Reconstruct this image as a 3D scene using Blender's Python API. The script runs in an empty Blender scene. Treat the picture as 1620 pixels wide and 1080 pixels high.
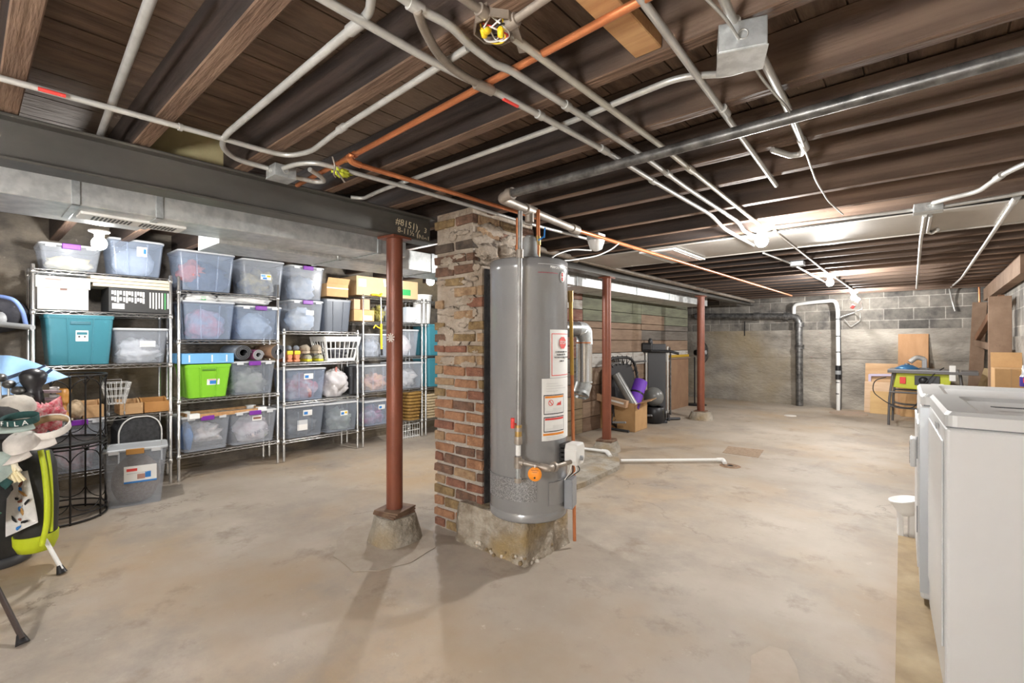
import bpy, math, random
from mathutils import Vector, Matrix, noise, Euler
R = random.Random(7)
sc = bpy.context.scene
COL = sc.collection
# ------------------------------------------------------------------ camera, world, exposure
F, PX, PY, CAMZ, YAW = 758.0, 810.0, 540.0, 1.26, math.radians(41.05)
cam = bpy.data.cameras.new('camera'); cam.sensor_width = 36; cam.lens = F / 1620 * 36
cam.clip_start = 0.02
co = bpy.data.objects.new('camera', cam); COL.objects.link(co)
co.location = (0, 0, CAMZ); co.rotation_euler = (math.pi / 2, 0, YAW); sc.camera = co
w = bpy.data.worlds.new('world'); sc.world = w; w.use_nodes = True
w.node_tree.nodes['Background'].inputs[0].default_value = (0.9, 0.95, 1, 1)
w.node_tree.nodes['Background'].inputs[1].default_value = 0.25
sc.view_settings.view_transform = 'Standard'; sc.view_settings.look = 'None'
sc.view_settings.gamma = 1; sc.view_settings.use_curve_mapping = False
sc.view_settings.exposure = 1.85
sc.cycles.transparent_max_bounces = 24; sc.cycles.max_bounces = 12; sc.cycles.diffuse_bounces = 6; sc.cycles.sample_clamp_indirect = 8
LAMP = 70.0          # watts of every ceiling bulb
BACK_FILL = 52.0          # base watts of the unseen fill lamps added behind the camera

# ------------------------------------------------------------------ photo -> place helpers (a ray met with a plane of the room)
fwx, fwy, rtx, rty = -math.sin(YAW), math.cos(YAW), math.cos(YAW), math.sin(YAW)
def ray(x, y):
    u = (x - PX) / F; return (fwx + rtx * u, fwy + rty * u, -(y - PY) / F)
def az(x, y, z=0.0):
    r = ray(x, y); t = (z - CAMZ) / r[2]; return Vector((r[0] * t, r[1] * t, z))
def ax(x, y, c):
    r = ray(x, y); t = c / r[0]; return Vector((c, r[1] * t, CAMZ + r[2] * t))
def ay(x, y, c):
    r = ray(x, y); t = c / r[1]; return Vector((r[0] * t, c, CAMZ + r[2] * t))
def ad(x, y, d):
    r = ray(x, y); return Vector((r[0] * d, r[1] * d, CAMZ + r[2] * d))

# ------------------------------------------------------------------ materials
MATS = {}
def _new(name):
    m = bpy.data.materials.new(name); m.use_nodes = True
    nt = m.node_tree; return m, nt, nt.nodes['Principled BSDF']
def mat(name, c, rough=0.6, metal=0.0, c2=None, scale=6.0, stretch=(1, 1, 1), contrast=(0.35, 0.65), bump=0.0, bscale=None, c3=None, spec=0.5, detail=6):
    """principled surface with up to three colours mixed by noise in the object's own space"""
    if name in MATS: return MATS[name]
    m, nt, b = _new(name); N = nt.nodes; L = nt.links
    b.inputs['Base Color'].default_value = (*c, 1); b.inputs['Roughness'].default_value = rough
    b.inputs['Metallic'].default_value = metal; b.inputs['Specular IOR Level'].default_value = spec
    if c2 or bump:
        tc = N.new('ShaderNodeTexCoord'); mp = N.new('ShaderNodeMapping'); mp.inputs['Scale'].default_value = stretch
        L.new(tc.outputs['Object'], mp.inputs[0])
    if c2:
        n = N.new('ShaderNodeTexNoise'); n.inputs['Scale'].default_value = scale; n.inputs['Detail'].default_value = detail
        n.inputs['Roughness'].default_value = 0.62
        L.new(mp.outputs[0], n.inputs[0])
        r = N.new('ShaderNodeValToRGB'); e = r.color_ramp.elements
        e[0].position, e[1].position = contrast; e[0].color = (*c, 1); e[1].color = (*c2, 1)
        L.new(n.outputs[0], r.inputs[0]); out = r.outputs[0]
        if c3:
            n2 = N.new('ShaderNodeTexNoise'); n2.inputs['Scale'].default_value = scale * 0.31; n2.inputs['Detail'].default_value = 5
            L.new(tc.outputs['Object'], n2.inputs[0])
            r2 = N.new('ShaderNodeValToRGB'); r2.color_ramp.elements[0].position = 0.5; r2.color_ramp.elements[1].position = 0.68
            L.new(n2.outputs[0], r2.inputs[0])
            mx = N.new('ShaderNodeMixRGB'); mx.inputs[2].default_value = (*c3, 1)
            L.new(r2.outputs[0], mx.inputs[0]); L.new(out, mx.inputs[1]); out = mx.outputs[0]
        L.new(out, b.inputs['Base Color'])
    if bump:
        n = N.new('ShaderNodeTexNoise'); n.inputs['Scale'].default_value = bscale or scale * 3; n.inputs['Detail'].default_value = 5
        L.new(mp.outputs[0], n.inputs[0])
        bp = N.new('ShaderNodeBump'); bp.inputs['Strength'].default_value = bump; bp.inputs['Distance'].default_value = 0.02
        L.new(n.outputs[0], bp.inputs['Height']); L.new(bp.outputs[0], b.inputs['Normal'])
    MATS[name] = m; return m
def plastic(name, c, clear=0.5, rough=0.25):
    """thin see-through plastic: part of the light passes straight, the rest meets a pale glossy skin"""
    if name in MATS: return MATS[name]
    m, nt, b = _new(name); N = nt.nodes; L = nt.links
    b.inputs['Base Color'].default_value = (*c, 1); b.inputs['Roughness'].default_value = rough
    t = N.new('ShaderNodeBsdfTransparent'); t.inputs[0].default_value = (0.97, 0.98, 1, 1)
    mx = N.new('ShaderNodeMixShader'); mx.inputs[0].default_value = 1 - clear
    L.new(t.outputs[0], mx.inputs[1]); L.new(b.outputs[0], mx.inputs[2])
    L.new(mx.outputs[0], N['Material Output'].inputs[0]); MATS[name] = m; return m
def glow(name, c, s):
    m, nt, b = _new(name); b.inputs['Base Color'].default_value = (1, 1, 1, 1)
    b.inputs['Emission Color'].default_value = (*c, 1); b.inputs['Emission Strength'].default_value = s
    t = nt.nodes.new('ShaderNodeBsdfTransparent'); mx = nt.nodes.new('ShaderNodeMixShader'); mx.inputs[0].default_value = 0.5
    nt.links.new(t.outputs[0], mx.inputs[1]); nt.links.new(b.outputs[0], mx.inputs[2])
    nt.links.new(mx.outputs[0], nt.nodes['Material Output'].inputs[0]); return m

# ------------------------------------------------------------------ mesh builder
def fillet(pts, r, n=5):
    pts = [Vector(p) for p in pts]; out = [pts[0]]
    for i in range(1, len(pts) - 1):
        a, p, b = pts[i - 1], pts[i], pts[i + 1]
        d1 = (a - p); d2 = (b - p); l1, l2 = d1.length, d2.length
        if l1 < 1e-6 or l2 < 1e-6: continue
        d1 /= l1; d2 /= l2; k = min(r, l1 * 0.45, l2 * 0.45)
        s, e = p + d1 * k, p + d2 * k
        for j in range(n + 1):
            t = j / n; out.append(s * (1 - t) ** 2 + p * 2 * t * (1 - t) + e * t * t)
    out.append(pts[-1]); return out
class MB:
    def __init__(s): s.v = []; s.f = []; s.m = []; s.sm = []
    def add(s, vs, fs, mi=0, smooth=False, M=None):
        o = len(s.v)
        for p in vs:
            p = Vector(p); s.v.append(M @ p if M else p)
        for f in fs: s.f.append([i + o for i in f]); s.m.append(mi); s.sm.append(smooth)
        return s
    def box(s, x0, x1, y0, y1, z0, z1, mi=0, M=None):
        return s.add([(x0, y0, z0), (x1, y0, z0), (x1, y1, z0), (x0, y1, z0), (x0, y0, z1), (x1, y0, z1), (x1, y1, z1), (x0, y1, z1)],
                     [(3, 2, 1, 0), (4, 5, 6, 7), (0, 1, 5, 4), (1, 2, 6, 5), (2, 3, 7, 6), (3, 0, 4, 7)], mi, False, M)
    def cbox(s, c, d, mi=0, rot=None):
        M = Matrix.Translation(Vector(c)) @ (Euler(rot).to_matrix().to_4x4() if rot else Matrix())
        return s.box(-d[0] / 2, d[0] / 2, -d[1] / 2, d[1] / 2, -d[2] / 2, d[2] / 2, mi, M)
    def bar(s, a, b, w, h, mi=0, up=(0, 0, 1)):
        """rectangular bar from a to b, w across, h along 'up'"""
        a, b = Vector(a), Vector(b); d = (b - a).normalized(); up = Vector(up)
        x = d.cross(up)
        if x.length < 1e-4: x = d.cross(Vector((1, 0, 0)))
        x.normalize(); u = x.cross(d).normalized()
        vs = [p + x * (sx * w / 2) + u * (sz * h / 2) for p in (a, b) for sx, sz in ((-1, -1), (1, -1), (1, 1), (-1, 1))]
        return s.add(vs, [(3, 2, 1, 0), (4, 5, 6, 7), (0, 1, 5, 4), (1, 2, 6, 5), (2, 3, 7, 6), (3, 0, 4, 7)], mi)
    def tube(s, pts, r, n=8, mi=0, bend=0, cap=True, bn=5, rs=None):
        pts = [Vector(p) for p in pts]
        if bend: pts = fillet(pts, bend, bn)
        N = len(pts); T = []
        for i in range(N):
            t = pts[min(i + 1, N - 1)] - pts[max(i - 1, 0)]; T.append(t.normalized() if t.length > 1e-9 else Vector((0, 0, 1)))
        u = T[0].orthogonal().normalized(); vs = []; fs = []
        for i in range(N):
            u = (u - T[i] * u.dot(T[i])); u = u.normalized() if u.length > 1e-6 else T[i].orthogonal().normalized()
            v = T[i].cross(u); rr = rs[i] if rs else r
            for k in range(n):
                a = 2 * math.pi * k / n; vs.append(pts[i] + (u * math.cos(a) + v * math.sin(a)) * rr)
        for i in range(N - 1):
            for k in range(n):
                k2 = (k + 1) % n; fs.append((i * n + k, i * n + k2, (i + 1) * n + k2, (i + 1) * n + k))
        s.add(vs, fs, mi, True)
        if cap: s.add(vs[:n], [tuple(range(n))[::-1]], mi); s.add(vs[-n:], [tuple(range(n))], mi)
        return s
    def lathe(s, prof, n=24, mi=0, M=None, smooth=True, a0=0.0, a1=2 * math.pi, cap=False):
        full = abs(a1 - a0 - 2 * math.pi) < 1e-6; k = n if full else n + 1; vs = []; fs = []
        for r, z in prof:
            for i in range(k):
                a = a0 + (a1 - a0) * i / n; vs.append((r * math.cos(a), r * math.sin(a), z))
        for j in range(len(prof) - 1):
            for i in range(n):
                i2 = (i + 1) % k; fs.append((j * k + i, j * k + i2, (j + 1) * k + i2, (j + 1) * k + i))
        s.add(vs, fs, mi, smooth, M)
        if cap:
            s.add(vs[:k], [tuple(range(k))[::-1]], mi, False, M); s.add(vs[-k:], [tuple(range(k))], mi, False, M)
        return s
    def prism(s, poly, z0, z1, mi=0, M=None):
        n = len(poly); vs = [(x, y, z0) for x, y in poly] + [(x, y, z1) for x, y in poly]
        fs = [tuple(range(n))[::-1], tuple(range(n, 2 * n))] + [(i, (i + 1) % n, n + (i + 1) % n, n + i) for i in range(n)]
        return s.add(vs, fs, mi, False, M)
    def loft(s, rings, mi=0, smooth=True, cap0=True, cap1=True, M=None):
        n = len(rings[0]); vs = [p for r in rings for p in r]; fs = []
        for j in range(len(rings) - 1):
            for i in range(n):
                i2 = (i + 1) % n; fs.append((j * n + i, j * n + i2, (j + 1) * n + i2, (j + 1) * n + i))
        s.add(vs, fs, mi, smooth, M)
        if cap0: s.add(rings[0], [tuple(range(n))[::-1]], mi, False, M)
        if cap1: s.add(rings[-1], [tuple(range(n))], mi, False, M)
        return s
    def ball(s, c, r, mi=0, n=12, rough=0.0, seed=0, zmin=None, M=None, freq=2.5):
        """ellipsoid, optionally lumpy (crumpled cloth, bags, rubble)"""
        rx, ry, rz = (r, r, r) if not isinstance(r, (tuple, list)) else r
        vs = []; fs = []; m = n * 2
        for j in range(n + 1):
            th = math.pi * j / n
            for i in range(m):
                a = 2 * math.pi * i / m; d = Vector((math.sin(th) * math.cos(a), math.sin(th) * math.sin(a), math.cos(th)))
                k = 1 + rough * noise.noise(d * freq + Vector((seed * 3.7, seed, 0))) + 0.5 * rough * noise.noise(d * freq * 2.3 + Vector((seed, 5, seed)))
                p = Vector((d.x * rx * k, d.y * ry * k, d.z * rz * k))
                if zmin is not None: p.z = max(p.z, zmin)
                vs.append(Vector(c) + p)
        for j in range(n):
            for i in range(m):
                i2 = (i + 1) % m; fs.append((j * m + i, (j + 1) * m + i, (j + 1) * m + i2, j * m + i2))
        return s.add(vs, fs, mi, True, M)
    def build(s, name, mats, parent=None, bevel=0, world=False, smooth=None, solid=0, seg=2):
        me = bpy.data.meshes.new(name)
        vs = s.v
        if parent is not None and world:
            Mi = WM(parent).inverted(); vs = [Mi @ p for p in vs]
        me.from_pydata([tuple(p) for p in vs], [], s.f)
        for m in (mats if isinstance(mats, (list, tuple)) else [mats]): me.materials.append(m)
        me.polygons.foreach_set('material_index', s.m)
        me.polygons.foreach_set('use_smooth', s.sm if smooth is None else [smooth] * len(s.f)); me.update()
        o = bpy.data.objects.new(name, me); COL.objects.link(o)
        if parent is not None: o.parent = parent
        if solid:
            md = o.modifiers.new('thickness', 'SOLIDIFY'); md.thickness = solid; md.offset = -1
        if bevel:
            md = o.modifiers.new('bevel', 'BEVEL'); md.width = bevel; md.segments = seg; md.limit_method = 'ANGLE'; md.angle_limit = math.radians(40)
        return o
def WM(o):
    M = Matrix.LocRotScale(o.location, o.rotation_euler, o.scale)
    return WM(o.parent) @ M if o.parent else M
def tag(o, label, cat, group=None, kind=None):
    o['label'] = label; o['category'] = cat
    if group: o['group'] = group
    if kind: o['kind'] = kind
    return o
def thing(name, label, cat, loc=(0, 0, 0), rz=0.0, group=None, rot=None):
    o = bpy.data.objects.new(name, None); COL.objects.link(o); o.empty_display_size = 0.1
    o.location = loc; o.rotation_euler = rot if rot else (0, 0, rz); return tag(o, label, cat, group)
def struct(o, label):
    o['kind'] = 'structure'; o['label'] = label; return o
def text(name, body, size, M, m, parent=None, extrude=0.0006, align='CENTER'):
    """lettering as a mesh; M puts the xy plane of the letters into the place"""
    cu = bpy.data.curves.new(name, 'FONT'); cu.body = body; cu.size = size; cu.extrude = extrude
    cu.align_x = align; cu.align_y = 'CENTER'; cu.resolution_u = 2
    t = bpy.data.objects.new('tmp', cu); COL.objects.link(t); bpy.context.view_layer.update()
    me = bpy.data.meshes.new_from_object(t.evaluated_get(bpy.context.evaluated_depsgraph_get()))
    bpy.data.objects.remove(t); me.materials.clear(); me.materials.append(m)
    o = bpy.data.objects.new(name, me)
    if parent is not None: M = WM(parent).inverted() @ M
    me.transform(M); COL.objects.link(o); o.parent = parent; return o
def facing(p, n, up=(0, 0, 1), roll=0.0):
    """frame whose +z looks along n, +y up, set at p"""
    z = Vector(n).normalized(); x = Vector(up).cross(z).normalized(); y = z.cross(x)
    M = Matrix((x, y, z)).transposed().to_4x4(); M.translation = Vector(p); return M @ Matrix.Rotation(roll, 4, 'Z')
def dup(root, loc, rz=None, label=None):
    r = root.copy(); COL.objects.link(r); r.location = loc
    if rz is not None: r.rotation_euler = (0, 0, rz)
    if label: r['label'] = label
    for ch in root.children:
        c = ch.copy(); COL.objects.link(c); c.parent = r
        for g in ch.children:
            d = g.copy(); COL.objects.link(d); d.parent = c
    return r

# ------------------------------------------------------------------ palette
M_emt = mat('galvanised_conduit', (0.64, 0.64, 0.62), 0.36, 0.45, (0.50, 0.50, 0.48), 9)
M_galv = mat('galvanised_sheet', (0.62, 0.65, 0.66), 0.35, 0.55, (0.45, 0.48, 0.49), 22, contrast=(0.4, 0.6))
M_duct = mat('duct_sheet', (0.66, 0.67, 0.66), 0.36, 0.5, (0.48, 0.50, 0.50), 16, contrast=(0.4, 0.6))
M_iron = mat('black_iron', (0.07, 0.07, 0.068), 0.38, 0.55, (0.24, 0.235, 0.23), 14)
M_oldpipe = mat('old_galvanised_pipe', (0.27, 0.235, 0.20), 0.5, 0.5, (0.42, 0.37, 0.32), 10)
M_copper = mat('copper_pipe', (0.74, 0.28, 0.12), 0.30, 0.6, (0.56, 0.20, 0.085), 6)
M_joist = mat('old_dark_timber', (0.085, 0.050, 0.033), 0.75, 0, (0.20, 0.122, 0.078), 3.0, (0.4, 4, 6), (0.36, 0.72), 0.45, 14, c3=(0.25, 0.16, 0.105))
M_deck = mat('subfloor_boards', (0.060, 0.038, 0.027), 0.8, 0, (0.22, 0.145, 0.10), 4, (5, 0.6, 1), (0.3, 0.7), 0.4, 14, c3=(0.26, 0.20, 0.155))
M_pine = mat('new_pine', (0.56, 0.33, 0.15), 0.6, 0, (0.42, 0.22, 0.09), 5, (1, 8, 8))
M_red = mat('red_primer_paint', (0.235, 0.070, 0.036), 0.42, 0.1, (0.145, 0.044, 0.025), 5, (1, 1, 0.4), (0.35, 0.7), 0.1, 20)
M_beam = mat('black_steel', (0.075, 0.072, 0.066), 0.45, 0.4, (0.125, 0.118, 0.105), 3, (1, 0.5, 1), (0.3, 0.7), 0.1)
M_conc = mat('concrete', (0.24, 0.21, 0.165), 0.9, 0, (0.40, 0.365, 0.31), 9, (1, 1, 1), (0.35, 0.65), 1.0, 26, c3=(0.31, 0.235, 0.14))
M_white = mat('white_plastic', (0.80, 0.80, 0.78), 0.35)
M_paper = mat('white_paper', (0.85, 0.85, 0.83), 0.6)
M_black = mat('black_plastic', (0.015, 0.015, 0.017), 0.4)
M_char = mat('charcoal_plastic', (0.05, 0.052, 0.058), 0.45)
M_grey = mat('grey_plastic', (0.30, 0.31, 0.32), 0.4)
M_chrome = mat('chrome_wire', (0.62, 0.62, 0.61), 0.25, 0.85)
M_card = mat('cardboard', (0.52, 0.32, 0.15), 0.8, 0, (0.45, 0.27, 0.12), 7)
M_purple = mat('purple_latch', (0.19, 0.025, 0.33), 0.4)
M_blue = mat('blue_print', (0.03, 0.22, 0.62), 0.5)
M_orange = mat('orange_print', (0.85, 0.28, 0.02), 0.5)
M_redp = mat('red_print', (0.75, 0.06, 0.05), 0.5)
M_yellow = mat('yellow_plastic', (0.80, 0.55, 0.02), 0.4)
M_ink = mat('black_ink', (0.01, 0.01, 0.01), 0.6)
M_chalk = mat('chalk_lettering', (0.62, 0.52, 0.36), 0.9)
# ================================================================== the setting
def floor_material():
    m, nt, b = _new('floor_concrete'); N = nt.nodes; L = nt.links
    tc = N.new('ShaderNodeTexCoord')
    def nz(s, d=6, r=0.6):
        n = N.new('ShaderNodeTexNoise'); n.inputs['Scale'].default_value = s; n.inputs['Detail'].default_value = d; n.inputs['Roughness'].default_value = r
        L.new(tc.outputs['Object'], n.inputs[0]); return n
    def ramp(src, p0, p1, c0=(0, 0, 0), c1=(1, 1, 1)):
        r = N.new('ShaderNodeValToRGB'); e = r.color_ramp.elements; e[0].position, e[1].position = p0, p1
        e[0].color = (*c0, 1); e[1].color = (*c1, 1); L.new(src, r.inputs[0]); return r
    def mix(f, a, c):
        x = N.new('ShaderNodeMixRGB'); x.inputs[2].default_value = (*c, 1); L.new(f, x.inputs[0]); L.new(a, x.inputs[1]); return x.outputs[0]
    base = ramp(nz(1.5).outputs[0], 0.32, 0.68, (0.35, 0.295, 0.235), (0.46, 0.405, 0.34)).outputs[0]
    base = mix(ramp(nz(0.62, 5).outputs[0], 0.47, 0.70).outputs[0], base, (0.385, 0.275, 0.165))          # tan stains
    base = mix(ramp(nz(0.9, 9, 0.72).outputs[0], 0.50, 0.66).outputs[0], base, (0.295, 0.255, 0.215))      # grey worn areas
    base = mix(ramp(nz(3.1, 8, 0.7).outputs[0], 0.56, 0.76).outputs[0], base, (0.225, 0.17, 0.12))       # dirty blotches
    base = mix(ramp(nz(9, 9, 0.75).outputs[0], 0.62, 0.78).outputs[0], base, (0.66, 0.60, 0.53))          # pale specks
    vo = N.new('ShaderNodeTexVoronoi'); vo.feature = 'DISTANCE_TO_EDGE'; vo.inputs['Scale'].default_value = 0.38
    ds = N.new('ShaderNodeVectorMath'); ds.operation = 'ADD'; nn = nz(2.2, 6, 0.7)
    sb = N.new('ShaderNodeVectorMath'); sb.operation = 'SCALE'; sb.inputs['Scale'].default_value = 0.55
    L.new(nn.outputs['Color'], sb.inputs[0]); L.new(tc.outputs['Object'], ds.inputs[0]); L.new(sb.outputs[0], ds.inputs[1]); L.new(ds.outputs[0], vo.inputs['Vector'])
    cr = ramp(vo.outputs['Distance'], 0.0, 0.0045, (0.5, 0.5, 0.5), (0, 0, 0))
    gate = ramp(nz(0.8, 2).outputs[0], 0.52, 0.60)
    ml = N.new('ShaderNodeMath'); ml.operation = 'MULTIPLY'; L.new(cr.outputs[0], ml.inputs[0]); L.new(gate.outputs[0], ml.inputs[1])
    base = mix(ml.outputs[0], base, (0.10, 0.075, 0.05))                                                  # hairline cracks
    L.new(base, b.inputs['Base Color']); b.inputs['Roughness'].default_value = 0.62
    bp = N.new('ShaderNodeBump'); bp.inputs['Strength'].default_value = 0.25; bp.inputs['Distance'].default_value = 0.01
    L.new(nz(14, 8, 0.7).outputs[0], bp.inputs['Height']); L.new(bp.outputs[0], b.inputs['Normal']); return m
XL, XR, YB, YF, ZD = -5.55, 0.76, -2.6, 10.85, 2.285
fl = MB(); fl.box(XL - .1, XR + .1, YB - .1, YF + .5, -0.12, 0)
struct(fl.build('floor', floor_material()), 'worn beige concrete cellar floor')
dk = MB(); dk.box(XL - .1, XR + .1, YB - .1, YF + .5, ZD + .012, ZD + .05)
x = XL - .1
while x < XR + .1:                                                # boards run along the cellar
    wd = R.uniform(.125, .15); dk.box(x, x + wd - .006, YB - .1, YF + .5, ZD + R.uniform(0, .004), ZD + .02); x += wd
struct(dk.build('ceiling', M_deck), 'dark board subfloor above the joists')

# --- walls
def wall_block_material(name, dark, light, mortar, axis):
    m, nt, b = _new(name); N = nt.nodes; L = nt.links
    tc = N.new('ShaderNodeTexCoord'); sp = N.new('ShaderNodeSeparateXYZ'); cb = N.new('ShaderNodeCombineXYZ')
    L.new(tc.outputs['Object'], sp.inputs[0]); L.new(sp.outputs[axis], cb.inputs[0]); L.new(sp.outputs['Z'], cb.inputs[1])
    br = N.new('ShaderNodeTexBrick'); br.inputs['Scale'].default_value = 1.0; br.inputs['Brick Width'].default_value = 0.41
    br.inputs['Row Height'].default_value = 0.205; br.inputs['Mortar Size'].default_value = 0.009; br.inputs['Mortar Smooth'].default_value = 0.3
    br.inputs['Color1'].default_value = (*dark, 1); br.inputs['Color2'].default_value = (*light, 1); br.inputs['Mortar'].default_value = (*mortar, 1)
    L.new(cb.outputs[0], br.inputs[0])
    n = N.new('ShaderNodeTexNoise'); n.inputs['Scale'].default_value = 3.0; n.inputs['Detail'].default_value = 8; n.inputs['Roughness'].default_value = 0.7
    L.new(tc.outputs['Object'], n.inputs[0])
    r = N.new('ShaderNodeValToRGB'); r.color_ramp.elements[0].position = 0.35; r.color_ramp.elements[1].position = 0.7
    r.color_ramp.elements[0].color = (0.35, 0.34, 0.34, 1); r.color_ramp.elements[1].color = (1.25, 1.2, 1.12, 1)
    L.new(n.outputs[0], r.inputs[0])
    mx = N.new('ShaderNodeMixRGB'); mx.blend_type = 'MULTIPLY'; mx.inputs[0].default_value = 1
    L.new(br.outputs[0], mx.inputs[1]); L.new(r.outputs[0], mx.inputs[2]); L.new(mx.outputs[0], b.inputs['Base Color'])
    b.inputs['Roughness'].default_value = 0.9
    bp = N.new('ShaderNodeBump'); bp.inputs['Strength'].default_value = 0.5; bp.inputs['Distance'].default_value = 0.02
    inv = N.new('ShaderNodeMath'); inv.operation = 'SUBTRACT'; inv.inputs[0].default_value = 1; L.new(br.outputs['Fac'], inv.inputs[1])
    L.new(inv.outputs[0], bp.inputs['Height']); L.new(bp.outputs[0], b.inputs['Normal']); return m
M_blk = wall_block_material('sooty_concrete_blocks', (0.13, 0.125, 0.118), (0.34, 0.325, 0.30), (0.46, 0.445, 0.42), 'X')
M_blkr = wall_block_material('grey_concrete_blocks', (0.26, 0.255, 0.24), (0.42, 0.405, 0.38), (0.50, 0.49, 0.46), 'Y')
M_pour = mat('poured_concrete', (0.20, 0.18, 0.155), 0.9, 0, (0.46, 0.425, 0.37), 1.7, (0.8, 1, 1.6), (0.34, 0.68), 0.9, 16, c3=(0.33, 0.265, 0.165), detail=12)
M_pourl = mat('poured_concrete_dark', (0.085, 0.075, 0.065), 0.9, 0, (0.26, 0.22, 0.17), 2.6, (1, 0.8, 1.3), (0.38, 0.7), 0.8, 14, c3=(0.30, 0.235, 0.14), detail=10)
SK = math.radians(2.6)                                            # the end wall is a little out of square
wf = MB(); Mf = Matrix.Translation((-3.8, 10.97, 0)) @ Matrix.Rotation(-SK, 4, 'Z')
z = 0.0
for hgt in (.30, .33, .31, .30, .245):                             # board marks of the formwork
    wf.box(-2, 5, R.uniform(-.012, .0), .3, z, z + hgt, 0, Mf); z += hgt
wf.box(-2, 5, .02, .3, z, ZD + .03, 1, Mf)
struct(wf.build('wall_far', [M_pour, M_blk]), 'end wall of sooty concrete blocks above poured concrete')
wr = MB(); wr.box(XR, XR + .2, YB, YF + .4, 0, 1.32, 0); wr.box(XR + .015, XR + .2, YB, YF + .4, 1.32, ZD + .03, 1)
struct(wr.build('wall_right', [M_pour, M_blkr]), 'right wall of grey concrete blocks')
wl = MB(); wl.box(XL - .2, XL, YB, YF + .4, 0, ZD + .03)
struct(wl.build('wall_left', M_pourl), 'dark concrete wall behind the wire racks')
wb = MB(); wb.box(XL, XR, YB - .2, YB, 0, ZD + .03)
struct(wb.build('wall_back', M_pour), 'concrete wall behind the viewer')
# plank partition: boards of many faded paints, seen from the open side
PL = [mat('plank_red', (0.17, 0.055, 0.035), 0.7, 0, (0.30, 0.20, 0.14), 9, (1, .5, 3), (0.45, 0.75)),
      mat('plank_green', (0.19, 0.20, 0.135), 0.8, 0, (0.11, 0.11, 0.08), 6, (1, .4, 3)),
      mat('plank_brown', (0.19, 0.125, 0.085), 0.8, 0, (0.12, 0.07, 0.042), 6, (1, .4, 3)),
      mat('plank_tan', (0.27, 0.19, 0.13), 0.8, 0, (0.19, 0.125, 0.085), 6, (1, .4, 3)),
      mat('plank_grey', (0.165, 0.145, 0.125), 0.8, 0, (0.10, 0.085, 0.07), 6, (1, .4, 3)),
      mat('plank_white', (0.46, 0.44, 0.41), 0.8, 0, (0.25, 0.20, 0.16), 8, (1, .5, 3), (0.5, 0.7)),
      mat('plank_dark', (0.035, 0.024, 0.018), 0.8, 0, (0.06, 0.045, 0.03), 6, (1, .4, 3)),
      mat('plank_raw', (0.27, 0.20, 0.12), 0.85, 0, (0.18, 0.13, 0.075), 7, (1, .4, 3))]
wc = MB(); wc.box(-3.75, -3.64, 4.3, 9.42, 0, ZD, 6)
wc.box(XL, -3.75, 5.05, 5.15, 0, ZD, 6)
def rows(y0, y1, pattern, split=()):
    z = 0.0
    for hh, mi in pattern:
        cuts = [y0] + [c for c in split if y0 < c < y1 and R.random() < .6] + [y1]
        for a, b_ in zip(cuts, cuts[1:]):
            wc.box(-3.64, -3.60 + R.uniform(-.006, .006), a + .002, b_ - .002, z + .004, z + hh - .004, mi if R.random() < .88 else R.choice((2, 3, 4)))
        z += hh
rows(4.3, 5.62, [(.20, 7), (.14, 7), (.18, 7), (.16, 2), (.17, 2), (.18, 7), (.17, 0), (.17, 0), (.17, 0), (.16, 0), (.13, 5), (.15, 0), (.13, 0), (.14, 0)])
rows(5.62, 9.42, [(.20, 2), (.22, 3), (.22, 2), (.25, 3), (.20, 5), (.19, 3), (.17, 4), (.10, 3), (.16, 1), (.17, 1), (.18, 1), (.155, 6)], (7.1, 7.4, 8.3))
struct(wc.build('wall_center', PL, bevel=.003, seg=1), 'partition of old painted planks in green, brown and red')

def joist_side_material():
    m, nt, b = _new('dark_joist_side'); N = nt.nodes; L = nt.links
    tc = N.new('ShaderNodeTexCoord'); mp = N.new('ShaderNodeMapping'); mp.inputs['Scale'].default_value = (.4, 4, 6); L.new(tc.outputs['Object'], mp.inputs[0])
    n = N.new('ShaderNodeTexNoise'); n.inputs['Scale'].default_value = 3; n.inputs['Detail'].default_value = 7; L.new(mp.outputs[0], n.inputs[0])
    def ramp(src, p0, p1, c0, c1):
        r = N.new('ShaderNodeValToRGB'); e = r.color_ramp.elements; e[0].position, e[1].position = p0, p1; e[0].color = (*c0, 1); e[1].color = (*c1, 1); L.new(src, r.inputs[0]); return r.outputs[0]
    dark_tone = ramp(n.outputs[0], .35, .72, (.020, .014, .012), (.062, .040, .030)); bare = ramp(n.outputs[0], .33, .70, (.085, .054, .038), (.20, .135, .095))
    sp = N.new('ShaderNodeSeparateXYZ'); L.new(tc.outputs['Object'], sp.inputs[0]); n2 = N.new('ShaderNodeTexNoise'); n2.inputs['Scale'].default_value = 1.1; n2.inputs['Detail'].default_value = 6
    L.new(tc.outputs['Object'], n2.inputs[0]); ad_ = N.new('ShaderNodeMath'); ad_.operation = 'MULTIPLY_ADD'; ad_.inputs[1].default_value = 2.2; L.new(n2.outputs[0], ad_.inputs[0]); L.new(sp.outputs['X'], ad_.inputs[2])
    mr = N.new('ShaderNodeMapRange'); mr.inputs['From Min'].default_value = 5.2; mr.inputs['From Max'].default_value = 6.3; L.new(ad_.outputs[0], mr.inputs['Value'])   # near black turns to brown towards the right wall
    mx = N.new('ShaderNodeMixRGB'); L.new(mr.outputs[0], mx.inputs[0]); L.new(dark_tone, mx.inputs[1]); L.new(bare, mx.inputs[2]); L.new(mx.outputs[0], b.inputs['Base Color'])
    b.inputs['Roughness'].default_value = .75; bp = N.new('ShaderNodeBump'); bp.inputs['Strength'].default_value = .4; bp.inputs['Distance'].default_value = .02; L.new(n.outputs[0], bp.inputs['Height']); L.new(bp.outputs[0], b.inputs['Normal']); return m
M_jside = joist_side_material()
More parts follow.
